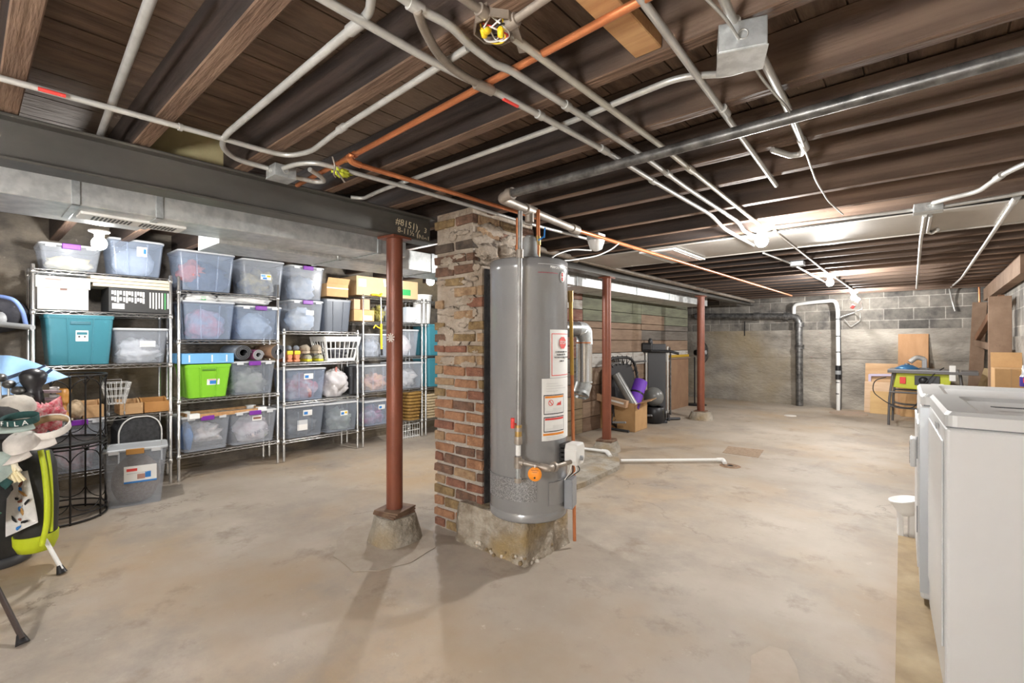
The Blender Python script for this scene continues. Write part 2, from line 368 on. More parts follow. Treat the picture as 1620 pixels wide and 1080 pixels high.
# --- joists (each one a timber of its own)
JY = [-2.36, -1.94, -1.52, -1.10, -.70, -.28, .14, .54, .93, 1.385, 1.82, 2.325, 2.72, 3.22, 3.62, 4.02, 4.44, 4.86] + [5.28 + .42 * k for k in range(13)]
jn = {6: 'rough brown joist nearest the left edge, bare underside', 7: 'brown joist beside the pale hanging conduit at upper left', 8: 'black joist behind the flexible metal hose',
      9: 'dark joist just beyond the orange copper water pipe', 10: 'brown joist that the pale pine block is nailed across', 11: 'joist running close above the black overhead pipe at its left end',
      12: 'joist next beyond the black overhead pipe', 13: 'second joist beyond the black overhead pipe', 14: 'joist just before the sheet metal pan, right of the water heater',
      15: 'joist carrying the near edge of the sheet metal pan', 16: 'joist hidden above the sheet metal pan', 17: 'joist along the far edge of the sheet metal pan'}
for i, y in enumerate(JY):
    th = .062 if i < 9 else .052
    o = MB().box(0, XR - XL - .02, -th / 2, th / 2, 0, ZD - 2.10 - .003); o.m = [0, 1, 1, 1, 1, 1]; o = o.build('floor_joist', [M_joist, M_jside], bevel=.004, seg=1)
    o.location = (XL + .01, y - th / 2, 2.10 + (0.004 * math.sin(i * 2.1)))
    tag(o, jn.get(i, 'dark joists receding between the second bulb and the block wall' if i > 17 else 'dark joist overhead behind the viewer'), 'joist', 'ceiling joists')

# --- steel beams
def ibeam(name, label, X, y0, y1, z0, z1):
    t = thing(name, label, 'beam', (X, y0, z0)); L_ = y1 - y0; H_ = z1 - z0
    MB().box(-.007, .007, 0, L_, .012, H_ - .012).build('web', M_beam, t)
    MB().box(-.065, .065, 0, L_, 0, .012).build('flange', M_beam, t, .003, seg=1)
    MB().box(-.065, .065, 0, L_, H_ - .012, H_).build('flange', M_beam, t, .003, seg=1); return t
b1 = ibeam('steel_beam', 'black steel I-beam with chalked numbers, from left edge to brick chimney', -2.60, YB, 2.118, 1.925, 2.095)
for s_, y, z, sz, rl in (('#8151)', 1.835, 2.038, .062, -.10), ('3', 2.065, 2.015, .05, -.1), ('8-11½', 1.85, 1.985, .052, -.06), ('(', 2.0, 1.978, .085, -.1), ('No1', 2.02, 1.962, .052, -.05)):
    text('chalk_writing', s_, sz, facing((-2.592, y, z), (1, 0, 0), roll=rl), M_chalk, b1, align='LEFT')
fb_ = MB().box(-2.72, -2.69, .545, .868, 2.097, 2.284).build('filler_board', mat('pale_yellow_plaster', (.50, .44, .24), .85, 0, (.40, .33, .17), 5)); tag(fb_, 'pale yellowish filler board between joists on top of the steel beam', 'board')
# --- columns
def column(label, flabel, x, y, ztop, r, fr, fh, shims, fseed):
    foot = MB(); rings = []
    for k, (zz, q) in enumerate(((0, 1.12), (.05, 1.06), (fh * .6, .97), (fh - .01, .88), (fh, .84))):
        ring = []
        for i in range(20):
            a = 2 * math.pi * i / 20; nn = 1 + .09 * noise.noise(Vector((math.cos(a) * 1.5, math.sin(a) * 1.5, zz * 4 + fseed)))
            sq = 1 / max(abs(math.cos(a)), abs(math.sin(a))); sq = 1 + (sq - 1) * .45
            ring.append((fr * q * nn * sq * math.cos(a), fr * q * nn * sq * math.sin(a), zz))
        rings.append(ring)
    foot.loft(rings); o = foot.build('concrete_footing', M_conc); o.location = (x, y, 0)
    tag(o, flabel, 'footing', 'column footings')
    t = thing('steel_column', label, 'column', (x, y, fh), .12, 'round steel columns'); z = 0
    for k in range(shims):
        MB().box(-.095 + k * .004, .095, -.095, .09 + k * .003, z, z + .012).build('shim_plate', mat('rusty_plate', (.13, .07, .05), .7, .3, (.26, .17, .11), 9), t, .002, seg=1).rotation_euler.z = .09 * k
        z += .0125
    MB().lathe([(r, z), (r, ztop - fh)], 28, cap=True).build('pole', M_red, t)
    MB().box(-.075, .075, -.075, .075, ztop - fh - .014, ztop - fh).build('cap_plate', M_red, t)
    return t
c1 = column('rusty red round steel column left of the brick chimney', 'tall rough concrete footing under the column left of the chimney', -2.575, 1.815, 1.924, .051, .138, .165, 3, 1)
column('red steel column standing before the cardboard box of exercise gear', 'concrete footing beside the white floor pipe', -2.815, 4.90, 2.0, .052, .135, .11, 2, 4)
column('farthest red steel column, in front of the pedestal fan', 'round concrete footing under the farthest column', -2.80, 7.89, 2.0, .058, .165, .125, 1, 8)
# paint drips and a snowflake of flaking paint on the near column
sf = MB()
for k in range(9):
    a = 2 * math.pi * k / 9 + .2; sf.cbox((math.cos(a) * .012, math.sin(a) * .016, 0), (.024, .007, .002), 0, (0, 0, a))
o = sf.build('paint_flake', mat('flaked_white_paint', (.62, .58, .53), .7), c1)
pf = ad(618, 534, 2.93); Mw = facing(pf, (0.66, -.75, 0)); o.data.transform(WM(c1).inverted() @ Mw)

# --- second beam line: lumber-thin steel girder
ibeam('steel_beam', 'pale dusty steel girder over the two far columns', -2.80, 2.80, 10.75, 2.0, 2.095)
# ================================================================== brick chimney
BR = [mat('brick_red', (.30, .135, .085), .9, 0, (.17, .075, .05), 16, bump=.6), mat('brick_orange', (.40, .21, .115), .9, 0, (.25, .12, .065), 16, bump=.6),
      mat('brick_tan', (.40, .275, .16), .9, 0, (.25, .15, .085), 16, bump=.6), mat('brick_brown', (.22, .12, .08), .9, 0, (.11, .065, .045), 16, bump=.6),
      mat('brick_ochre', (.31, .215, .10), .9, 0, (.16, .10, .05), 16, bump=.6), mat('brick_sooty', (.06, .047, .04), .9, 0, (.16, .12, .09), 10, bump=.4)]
M_mort = mat('lime_mortar', (.36, .325, .28), .95, 0, (.47, .43, .38), 8, (1, 1, 1), (.35, .65), .8, 30, c3=(.30, .26, .21))
M_smear = mat('smeared_mortar', (.33, .27, .21), .95, 0, (.48, .41, .34), 7, (1, 1, 1), (.35, .65), 1.0, 26, c3=(.26, .19, .125))
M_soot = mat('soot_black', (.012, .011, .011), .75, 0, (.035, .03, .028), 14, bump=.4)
chm = thing('brick_chimney', 'old brick chimney stack with smeared mortar beside the grey water heater', 'chimney', (-2.33, 2.44, 0))
CX0, CX1, CY0, CY1 = -2.556, -2.10, 2.13, 2.75
MB().box(CX0 + .012, CX1 - .012, CY0 + .012, CY1, 0, 1.04).box(CX0 + .012, CX1 - .012, CY0 + .012, CY1, 1.04, 1.735, 1).box(CX0 + .012, -2.197, CY0 + .012, CY1, 1.735, 2.12, 1).build('mortar_core', [M_mort, M_smear], chm, world=True)
bk = MB()
def brick(x0, x1, y0, y1, z0, z1, mi):
    vs = []
    for zz in (z0, z1):
        for xx, yy in ((x0, y0), (x1, y0), (x1, y1), (x0, y1)):
            vs.append((xx + R.uniform(-.005, .005), yy + R.uniform(-.004, .004), zz + R.uniform(-.005, .005)))
    bk.add(vs, [(3, 2, 1, 0), (4, 5, 6, 7), (0, 1, 5, 4), (1, 2, 6, 5), (2, 3, 7, 6), (3, 0, 4, 7)], mi)
z = .01; row = 0
while z < 2.07:
    h = .053 + R.uniform(-.004, .005); xr = CX1 if z < 1.70 else -2.185
    x = CX0 - (0.0 if row % 2 else .10)
    while x < xr - .02:
        wd = .205 + R.uniform(-.012, .012); a, b_ = max(x, CX0), min(x + wd - .019, xr)
        if z < .85: mi = R.choice((0, 0, 1, 1, 1, 2, 3))
        elif z < 1.6: mi = R.choice((1, 1, 2, 2, 4, 4, 0, 3))
        else: mi = R.choice((3, 3, 5, 4, 3, 5))
        if z < .34 and R.random() < .5: mi = R.choice((3, 4, 1))
        if b_ - a > .035 and not (z > 1.25 and R.random() < .26): brick(a, b_, CY0 - R.uniform(.0, .007), CY0 + .05, z, z + h, mi)
        x += wd
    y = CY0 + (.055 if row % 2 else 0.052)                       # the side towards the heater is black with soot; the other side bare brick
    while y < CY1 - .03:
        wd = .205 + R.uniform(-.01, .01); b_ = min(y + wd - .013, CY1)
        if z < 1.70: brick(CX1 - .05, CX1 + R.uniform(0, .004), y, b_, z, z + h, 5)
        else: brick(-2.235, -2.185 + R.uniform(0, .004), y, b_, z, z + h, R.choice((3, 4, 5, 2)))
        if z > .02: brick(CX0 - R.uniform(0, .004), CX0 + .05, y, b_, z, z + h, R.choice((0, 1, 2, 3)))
        y += wd
    z += .0735 + (0 if z < 1.7 else .006); row += 1
bk.build('brickwork', BR, chm, world=True, bevel=.005, seg=2)
sm = MB()                                                          # trowelled lumps over the upper half
for k in range(34):
    x = R.uniform(CX0 + .03, -2.13 if R.random() < .7 else -2.2); z = R.uniform(1.05, 1.98)
    sm.ball((x, CY0 + .001, z), (R.uniform(.03, .09), R.uniform(.005, .009), R.uniform(.012, .04)), 0, 10, .35, k, freq=4)
for k in range(26):
    sm.ball((-2.15 + R.uniform(-.05, .05), CY0 + R.uniform(.02, .55), R.uniform(1.70, 1.86)), (R.uniform(.03, .06), R.uniform(.05, .11), R.uniform(.03, .06)), 0, 12, .4, k + 60, freq=4)
for k in range(10):
    sm.ball((-2.186, CY0 + R.uniform(.03, .5), R.uniform(1.86, 2.0)), (.012, R.uniform(.05, .1), R.uniform(.02, .05)), 0, 8, .6, k + 90)
sm.build('mortar_smear', M_smear, chm, world=True)
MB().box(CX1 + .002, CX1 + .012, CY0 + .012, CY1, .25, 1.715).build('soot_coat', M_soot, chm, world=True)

# ================================================================== concrete pad and water heater
pad = MB(); rings = []
for zz, q in ((0, 1.03), (.04, 1.02), (.12, 1.0), (.21, .985), (.245, .95)):
    ring = []
    for i in range(60):
        t = i / 60 * 4; s_ = int(t); f = t - s_; c = [(-1, -1), (1, -1), (1, 1), (-1, 1), (-1, -1)]
        u = c[s_][0] + (c[s_ + 1][0] - c[s_][0]) * f; v = c[s_][1] + (c[s_ + 1][1] - c[s_][1]) * f
        k = .012 * noise.noise(Vector((u * 5, v * 5, zz * 12))) + .008 * noise.noise(Vector((u * 17, v * 17, zz * 40)))
        ring.append((-1.985 + u * (.28 * q + k), 2.28 + v * (.215 * q + k), zz))
    rings.append(ring)
pad.loft(rings)
M_pad = mat('crumbling_concrete', (.25, .205, .15), .95, 0, (.44, .39, .32), 11, (1, 1, 1), (.38, .62), 1.0, 34, c3=(.33, .24, .12))
tag(pad.build('concrete_pad', M_pad), 'crumbling concrete pad under the water heater', 'concrete pad')
st = MB()
for k in range(26):
    a = R.random(); p = (-2.1 + a * .40, 2.062 + R.uniform(-.012, .006), R.uniform(.0, .05)) if k % 3 else (-1.703 + R.uniform(-.01, .01), 2.07 + R.random() * .36, R.uniform(0, .06))
    st.ball(p, R.uniform(.006, .014), k % 2, 5, .3, k)
tag(st.build('pebbles', [mat('pebble_pale', (.62, .56, .48), .7), mat('pebble_brown', (.25, .18, .10), .8)]), 'loose pebbles crumbled from the foot of the heater pad', 'pebbles', kind='stuff')
HX, HY, HR, HZ0, HZ1 = -1.821, 2.244, .2335, .246, 1.735
wh = thing('water_heater', 'tall grey cylindrical gas water heater with warning stickers', 'water heater', (HX, HY, HZ0))
M_heat = mat('grey_enamel', (.33, .335, .345), .2, .35)
M_heat2 = mat('grey_enamel_dull', (.26, .275, .30), .35, .2)
H = HZ1 - HZ0
MB().lathe([(HR - .012, 0), (HR - .004, .004), (HR, .012), (HR, .045), (HR - .004, .05), (HR - .001, .055), (HR - .001, H - .075), (HR + .001, H - .07), (HR + .001, H - .012), (HR - .008, H - .002), (0, H)], 64, cap=False).build('tank', M_heat, wh)
MB().lathe([(HR - .01, 0), (0, 0.001)], 48).build('base_plate', M_black, wh)
def onheat(ang, z, off=.0006):                                     # frame on the cylinder face: angle from the -Y side, counter-clockwise
    a = -math.pi / 2 + ang; n = Vector((math.cos(a), math.sin(a), 0))
    return facing(Vector((HX, HY, HZ0 + z)) + n * (HR + off), n)
def patch(name, a0, a1, z0, z1, m, off=.0012, parent=None, n=16):
    p = MB(); vs = []; fs = []
    for i in range(n + 1):
        a = -math.pi / 2 + a0 + (a1 - a0) * i / n
        for rr in (HR + off * .2, HR + off):
            for z in (z0, z1): vs.append((math.cos(a) * rr, math.sin(a) * rr, z))
    for i in range(n):
        b_ = i * 4; c = b_ + 4
        fs += [(b_ + 2, c + 2, c + 3, b_ + 3), (b_, b_ + 1, c + 1, c), (b_ + 1, b_ + 3, c + 3, c + 1), (b_, c, c + 2, b_ + 2)]
    fs += [(0, 2, 3, 1), (4 * n, 4 * n + 1, 4 * n + 3, 4 * n + 2)]
    p.add(vs, fs, 0); o = p.build(name, m, wh, smooth=False)
    if parent is not None: o.parent = parent
    return o
def hpx(x, y):                                                     # photo point -> (angle, height) on the tank
    r = ray(x, y); ox, oy = -HX, -HY; A_ = r[0] ** 2 + r[1] ** 2; B_ = 2 * (ox * r[0] + oy * r[1]); C_ = ox * ox + oy * oy - HR * HR
    D_ = max(0, B_ * B_ - 4 * A_ * C_); t = (-B_ - math.sqrt(D_)) / (2 * A_)
    return math.atan2(r[1] * t - HY, r[0] * t - HX) + math.pi / 2, CAMZ + r[2] * t - HZ0
M_line = mat('dark_red_line', (.35, .03, .06), .5); M_tint = mat('pale_print', (.62, .62, .62), .6)
A0, ZS = hpx(870, 521); A1 = hpx(896, 560)[0] + .12
_, zb1 = hpx(870, 598); AL, ZT = hpx(857, 599); _, ZB = hpx(857, 698)
s1 = patch('stop_sticker', A0, A1, zb1, ZS, M_paper)
def sub(nm, a0, a1, z0, z1, m, par, off=.0022): return patch(nm, a0, a1, z0, z1, m, off, par, 8)
for a0, a1, z0, z1 in ((A0 + .05, A1 - .05, ZS - .026, ZS - .022), (A0 + .05, A1 - .05, zb1 + .012, zb1 + .016), (A0 + .045, A0 + .06, zb1 + .012, ZS - .022)):
    sub('red_border', a0, a1, z0, z1, M_redp, s1)
am, zm = hpx(889.5, 542)
oc = MB(); oc.prism([(.036 * math.cos(math.pi / 8 + k * math.pi / 4), .036 * math.sin(math.pi / 8 + k * math.pi / 4)) for k in range(8)], 0, .001)
o = oc.build('stop_octagon', M_redp); o.data.transform(WM(wh).inverted() @ onheat(am, zm, .003)); o.parent = s1; o.location = (0, 0, 0)
Mt = onheat(am, zm, .0042)
tx = text('stop_lettering', 'STOP', .027, WM(wh).inverted() @ Mt, M_paper); tx.parent = s1
for k, s_ in enumerate(('DO NOT RETURN TO', 'WATER HEATER', 'THE PLACE OF PURCHASE')):
    t = text('sticker_lettering', s_, .0115, WM(wh).inverted() @ onheat(am - .08, zm - .052 - k * .0155, .004), M_ink); t.parent = s1
t = text('sticker_lettering', '1-800-275', .011, WM(wh).inverted() @ onheat(am - .05, zm - .104, .004), M_ink); t.parent = s1
s2 = patch('instruction_sticker', AL, A1, ZB, ZT, M_paper)
ar = hpx(891, 650)[0]
for (y0, y1, hd) in ((625, 656, M_orange), (660, 684, M_redp)):
    a0, zt = hpx(860, y0); _, zb = hpx(860, y1)
    sub('warning_frame', a0, ar, zb, zt, M_ink, s2, .0022); sub('warning_field', a0 + .018, ar - .018, zb + .005, zt - .005, M_paper, s2, .003)
    sub('warning_header', a0 + .03, ar - .03, zt - .018, zt - .007, hd, s2, .0036)
    for k in range(4): sub('fine_print', a0 + .05 + .2 * (k > 1), ar - .05, zb + .010 + .007 * k, zb + .012 + .007 * k, M_tint, s2, .0036)
ac, zc = hpx(871, 637); rg = MB(); rg.lathe([(.017, 0), (.017, .001), (.014, .001), (.014, 0)], 20); rg.cbox((0, 0, .0005), (.004, .03, .001), 0, (0, 0, .7))
o = rg.build('no_fuel_ring', M_redp); o.data.transform(WM(wh).inverted() @ onheat(ac, zc, .0038)); o.parent = s2
ac, zc = hpx(883, 637); fl_ = MB(); fl_.prism([(-.018, -.012), (.02, -.012), (.018, .012), (.006, .0), (-.004, .004)], 0, .001)
o = fl_.build('flame_picture', M_redp); o.data.transform(WM(wh).inverted() @ onheat(ac, zc, .0038)); o.parent = s2
a0, zt = hpx(859, 688); sub('orange_band', a0, ar, zt - .005, zt + .006, M_orange, s2, .0025)
for k, y in enumerate((607, 611, 615, 619, 692, 695)):
    a0, zt = hpx(864, y); sub('fine_print', a0, a0 + .35 + .2 * (k % 3), zt - .001, zt + .0012, M_tint, s2, .0025)
# upper logo strip: lettering, red rule and oval badge
ap, zp = hpx(884, 424); text('lettering', 'PERFORMANCE', .02, onheat(ap - .02, zp, .002), M_paper, wh, align='CENTER')
a0, z0 = hpx(851, 429)
patch('red_rule', a0, hpx(882, 436)[0], z0 - .006, z0 - .003, M_line, .0014)
patch('pale_outline', a0, hpx(897, 430)[0], hpx(870, 418)[1], hpx(870, 418)[1] + .0025, M_tint, .0014)
ab, zb = hpx(889, 438); bd = MB().lathe([(.0, 0.0012), (.021, .0012), (.021, 0)], 24)
o = bd.build('oval_badge', M_paper); o.data.transform(onheat(ab, zb, .002) @ Matrix.Scale(1.5, 4, (0, 1, 0))); o.data.transform(WM(wh).inverted()); o.parent = wh
for dz in (.012, -.013):
    d = MB().lathe([(0, .0008), (.011, .0008), (.011, 0)], 16).build('badge_roundel', M_redp); d.data.transform(WM(wh).inverted() @ onheat(ab, zb + dz, .0036)); d.parent = o
# burner door, screen, gas valve
a0, z1 = hpx(776, 752); a1, _ = hpx(850, 760); M_screen = mat('perforated_screen', (.34, .34, .34), .5, .3, (.16, .16, .165), 160, (1, 1, 1), (.45, .55))
patch('intake_screen', a0, hpx(849, 770)[0], hpx(836, 792)[1] - .008, hpx(836, 758)[1], M_screen, .002)
a0, z1 = hpx(868, 764); a1 = hpx(893, 764)[0]; patch('burner_door', a0, a1, hpx(870, 800)[1], z1, M_heat, .003)
jb = MB(); av, zv = hpx(892, 780); jb.box(-.055, .05, -.085, .085, 0, .05); o = jb.build('junction_cover', M_heat2, None, .004); o.data.transform(WM(wh).inverted() @ onheat(av + .18, zv, 0)); o.parent = wh
vp = ad(901, 719, 2.70); vn = Vector((.98, .16, 0)); va = math.atan2(vn.y, vn.x) + math.pi / 2
MV = onheat(va, vp.z - HZ0, 0)
gv = MB(); gv.prism([(-.042, -.06), (.042, -.06), (.062, -.03), (.062, .035), (.045, .062), (-.045, .062), (-.06, .03), (-.06, -.03)], .03, .105)
o = gv.build('gas_valve', M_white, None, .008); o.data.transform(WM(wh).inverted() @ MV); o.parent = wh; gvo = o
kb = MB().lathe([(.014, .105), (.014, .118), (0, .118)], 16).build('valve_knob', M_grey); kb.data.transform(WM(wh).inverted() @ MV @ Matrix.Translation((.0, -.02, 0))); kb.parent = gvo
cg = MB()
for k in range(5): cg.box(-.055, .055, -.06 + k * .025, -.045 + k * .025, 0, .032)
o = cg.build('valve_cooling_fins', M_black); o.data.transform(WM(wh).inverted() @ MV); o.parent = gvo
wr_ = MB()
for k in range(4): wr_.tube([MV @ Vector((-.03 + k * .02, -.06, .06)), MV @ Vector((-.05 + k * .03, -.10, .06 + .01 * k)), MV @ Vector((-.03 + k * .015, -.15, .02))], .003, 6, k % 2, .03)
wr_.build('igniter_wires', [M_paper, M_black], wh, world=True)
# flue collar and blue handled valve on top
fu = MB(); fu.lathe([(.062, 0), (.062, .012), (.050, .03), (.046, .04), (.046, .10), (.040, .132), (.022, .148), (0, .152)], 28)
o = fu.build('flue_cap', mat('grey_pvc', (.36, .37, .37), .35), wh); p = ad(838, 400, 2.80); o.location = (p.x - HX, p.y - HY, H - .005)

# gas line in front of the heater: one run of threaded pipe with drip leg
gl = thing('gas_pipe', 'vertical galvanised gas pipe with red valve running down the front of the heater', 'pipe', (HX, HY - .3, .5))
g0 = ad(825, 330, 2.60); gx = lambda y, d=2.585: ad(823 - (y - 330) * .0085, y, d)
MB().tube([gx(334), gx(737)], .0125, 12).build('riser', mat('riser_grey', (.25, .245, .235), .45, .5, (.40, .39, .375), 14), gl, world=True)
tee = gx(730); pv = MV @ Vector((-.06, -.035, .07)); mid = ad(868, 741, 2.53)
MB().tube([tee, mid, pv], .0125, 12, 0, .03).build('branch', M_oldpipe, gl, world=True)
MB().tube([gx(737), gx(762)], .0125, 12).build('drip_leg', M_galv, gl, world=True)
FIT = []
for y0, y1, r in ((395, 408, .02), (676, 682, .02), (690, 702, .022), (722, 740, .021), (756, 763, .0195)):
    FIT.append(([gx(y0), gx(y1)], r, 0))
FIT += [([tee, tee.lerp(mid, .18)], .02, 0), ([tee.lerp(mid, .72), mid, mid.lerp(pv, .15)], .02, .02), ([mid.lerp(pv, .2), mid.lerp(pv, .27)], .027, 0)]
for q_, r, be in FIT: MB().tube(q_, r, 12, 0, be).build('fitting', M_oldpipe, gl, world=True, bevel=.001, seg=1)
MB().tube([gx(704), gx(720)], .0135, 12).build('white_nipple', M_white, gl, world=True)
vh = MB(); q = gx(672); vh.tube([q, gx(690)], .019, 10); vb = vh.build('shutoff_valve', mat('brass', (.5, .33, .12), .35, .7), gl, world=True)
lv = MB(); qq = ad(811, 669, 2.575); lv.tube([ad(811, 661, 2.565), ad(811, 677, 2.565)], .011, 8); lv.tube([q, qq], .005, 6); o = lv.build('red_lever', M_redp, gl, world=True)
tg = thing('orange_tag', 'round orange warning tag hanging from the gas pipe elbow', 'tag', ad(846, 750, 2.50))
Mg = facing(ad(846, 750, 2.50), (.45, -.9, .05)); tb = MB().lathe([(0, 0.002), (.036, .002), (.037, 0), (0, 0)], 28); o = tb.build('disc', M_orange, None); o.data.transform(WM(tg).inverted() @ Mg); o.parent = tg
MB().tube([ad(846, 740, 2.50), ad(846, 735, 2.505)], .003, 6).build('tie', M_white, tg, world=True)
for k in range(2): o = MB().box(-.02 + .006 * k, .02 - .006 * k, -.0015, .0015, 0, .001).build('fine_print', mat('brown_print', (.35, .10, .01), .6)); o.data.transform(WM(tg).inverted() @ Mg @ Matrix.Translation((0, .02 - k * .010, .0022))); o.parent = tg
o = MB().lathe([(0, .001), (.005, .001), (.005, 0)], 12).build('tag_dot', M_ink); o.data.transform(WM(tg).inverted() @ Mg @ Matrix.Translation((0, -.018, .0024))); o.parent = tg

# copper discharge pipe at the right of the heater
rp = thing('relief_pipe', 'vertical copper discharge pipe beside the right of the water heater', 'pipe', tuple(az(909, 855, .02)))
pa, pb, pc = ad(909, 855, 2.93), ad(907, 700, 2.93), ad(902.5, 462, 2.93)
MB().tube([pa, pb, pc], .0105, 12).build('copper_tube', M_copper, rp, world=True)
MB().tube([pb.lerp(pc, .45), pc + Vector((0, 0, .0))], .0118, 12).build('yellow_end', mat('brass_sleeve', (.58, .36, .08), .35, .5), rp, world=True)
MB().tube([ad(902.5, 478, 2.93), ad(902.5, 460, 2.93)], .017, 12).build('valve_body', mat('brass', (.5, .33, .12), .35, .7), rp, world=True)

# ================================================================== sheet metal ducts
def duct(name, label, x0, x1, y0, y1, z0, z1, seams, m, strap=.03):
    t = thing(name, label, 'duct', ((x0 + x1) / 2, y0, z0))
    MB().box(x0, x1, y0, y1, z0, z1).build('trunk', m, t, .004, world=True, seg=1)
    for y in seams:
        s_ = MB(); s_.box(x0 - .006, x1 + .008, y, y + strap, z0 - .006, z0 + .0); s_.box(x1, x1 + .008, y, y + strap, z0 - .006, z1 + .002)
        s_.build('strap', M_galv, t, .002, world=True, seg=1)
    return t
d1 = duct('air_duct', 'galvanised air duct with white register, running behind the steel beam over the racks', -3.16, -2.84, YB + .1, 2.10, 1.865, 2.05, (-1.2, .315, .62, 1.86), M_duct)
rg = MB(); ra, rb, rc = az(150, 341, 1.862), az(280, 352, 1.862), az(160, 330, 1.862)
rx0, rx1, ry0, ry1 = -3.10, -2.96, .36, .78
rg.box(rx0, rx1, ry0, ry1, 1.853, 1.866); reg = rg.build('register', M_white, d1, .003, world=True)
sl = MB()
for k in range(22):
    if k in (10, 11): continue
    sl.box(rx0 + .03, rx1 - .025, ry0 + .05 + k * .0155, ry0 + .057 + k * .0155, 1.851, 1.8535)
o = sl.build('register_slots', M_black); o.data.transform(WM(reg.parent).inverted()); o.parent = reg
d1b = duct('air_duct', 'lower offset section of galvanised duct between the racks and the rusty near column', -3.55, -3.17, 1.0, 4.0, 1.842, 2.0, (1.75, 2.6), M_duct)
duct('air_duct', 'thin galvanised duct running to the left edge above the bulb over the racks', -3.62, -3.17, YB + .1, .70, 1.93, 2.06, (), M_duct)
d2 = duct('air_duct', 'white dusty air duct along the plank partition behind the two far columns', -3.52, -3.04, 3.2, 8.9, 1.90, 2.06, (4.62, 5.35, 6.1, 7.2), M_duct, .02)
# shallow sheet metal pan nailed under the joists and a white panel in it
pn = MB(); pn.box(-2.72, .70, 4.03, 4.83, 2.085, 2.098)
for y in (4.03, 4.80): pn.box(-2.72, .70, y, y + .02, 2.078, 2.098)
pan = thing('return_air_pan', 'sheet metal pan nailed under the joists beyond the black overhead pipe', 'ceiling pan', (-1, 4.4, 2.085))
pn.build('sheet', mat('dull_pan_sheet', (.40, .375, .34), .42, .35, (.50, .47, .43), 2.5, (1, .6, 1)), pan, .003, world=True)
wp = MB(); q0, q1 = az(1040, 388, 2.08), az(1080, 408, 2.08)
o = thing('ceiling_vent', 'white rectangular vent cover on the metal pan right of the heater', 'vent', (-1.9, 4.42, 2.07))
MB().box(-2.0, -1.66, 4.06, 4.80, 2.062, 2.077).build('frame', M_white, o, .004, world=True)
MB().box(-1.97, -1.69, 4.09, 4.77, 2.058, 2.063).build('panel', M_galv, o, .001, world=True)
# ================================================================== lamps
M_bulb = glow('bulb_glass', (1, .97, .92), 9.0); M_porc = mat('porcelain', (.82, .82, .80), .25)
def lamp(label, p, power, plate=.058, drop=.085, up=None):
    p = Vector(p); t = thing('ceiling_lamp', label, 'lamp', (p.x, p.y, p.z + drop), 0, 'bare bulb ceiling lamps')
    MB().lathe([(0, 0), (plate, 0), (plate, -.008), (plate * .55, -.018), (.026, -.024), (.024, -.05), (0, -.05)], 24).build('lampholder', M_porc, t)
    MB().ball((0, 0, -drop), (.042, .042, .044), 0, 14).build('bulb', M_bulb, t)
    ld = bpy.data.lights.new('bulb_light', 'POINT'); ld.energy = power; ld.shadow_soft_size = .036; ld.color = (1, .985, .96)
    lo = bpy.data.objects.new('bulb_light', ld); COL.objects.link(lo); lo.location = (0, 0, -drop); lo.parent = t
    return t
lamp('big bright bare bulb nearest overhead, hanging by the sheet metal pan', az(1205, 381, 1.975), LAMP)
lamp('bare bulb halfway along the conduit, second from the near bright bulb', az(1313, 447, 1.98), LAMP * 1.3)
L3 = lamp('farthest bare bulb with a white outlet adapter, against the block wall', az(1352, 471, 1.98) + Vector((0, -.1, 0)), LAMP * 1.0)
lamp('bare bulb under the duct above the racks at far left', az(157, 385, 1.915), LAMP * .5)
lamp('bare bulb hanging left of the brick chimney above the end rack', ad(681, 445, 5.15), LAMP * .8)
lamp('added unseen fill bulb behind the viewer over the middle of the cellar', (-1.55, -1.6, 1.99), BACK_FILL * .5)  # this bulb and the next are added out of view for soft fill
lamp('added unseen fill bulb behind the viewer towards the racks', (-3.6, -1.5, 1.96), BACK_FILL * .5)
gl_l = thing('fill_globe', 'added unseen fill light, a large white globe on a pole behind the viewer', 'lamp', (-.55, -1.35, 0))  # added out of view as a broad soft fill light
MB().lathe([(0, .03), (.14, .03), (.15, 0)], 28).build('base', M_black, gl_l); MB().tube([(0, 0, .03), (0, 0, 1.05)], .012, 10).build('pole', M_black, gl_l)
MB().ball((0, 0, 1.27), .23, 0, 20).build('globe', glow('fill_globe_glow', (1, .97, .92), 2.0), gl_l)
ld = bpy.data.lights.new('fill_globe_light', 'POINT'); ld.energy = BACK_FILL * 2.2; ld.shadow_soft_size = .20; ld.color = (1, .985, .965)
lo = bpy.data.objects.new('fill_globe_light', ld); COL.objects.link(lo); lo.location = (0, 0, 1.27); lo.parent = gl_l
# white covered fixture right of the heater
t = thing('dome_light', 'small unlit white dome light on a metal box right of the heater', 'lamp', tuple(ad(943, 378, 3.55)))
cb = t.location
MB().cbox((0, 0, .01), (.10, .10, .05)).build('box', M_galv, t, .003)
MB().lathe([(.062, -.012), (.060, -.03), (.050, -.055), (.045, -.075), (.02, -.088), (0, -.09)], 24).build('shade', mat('white_glass', (.78, .78, .76), .2), t)

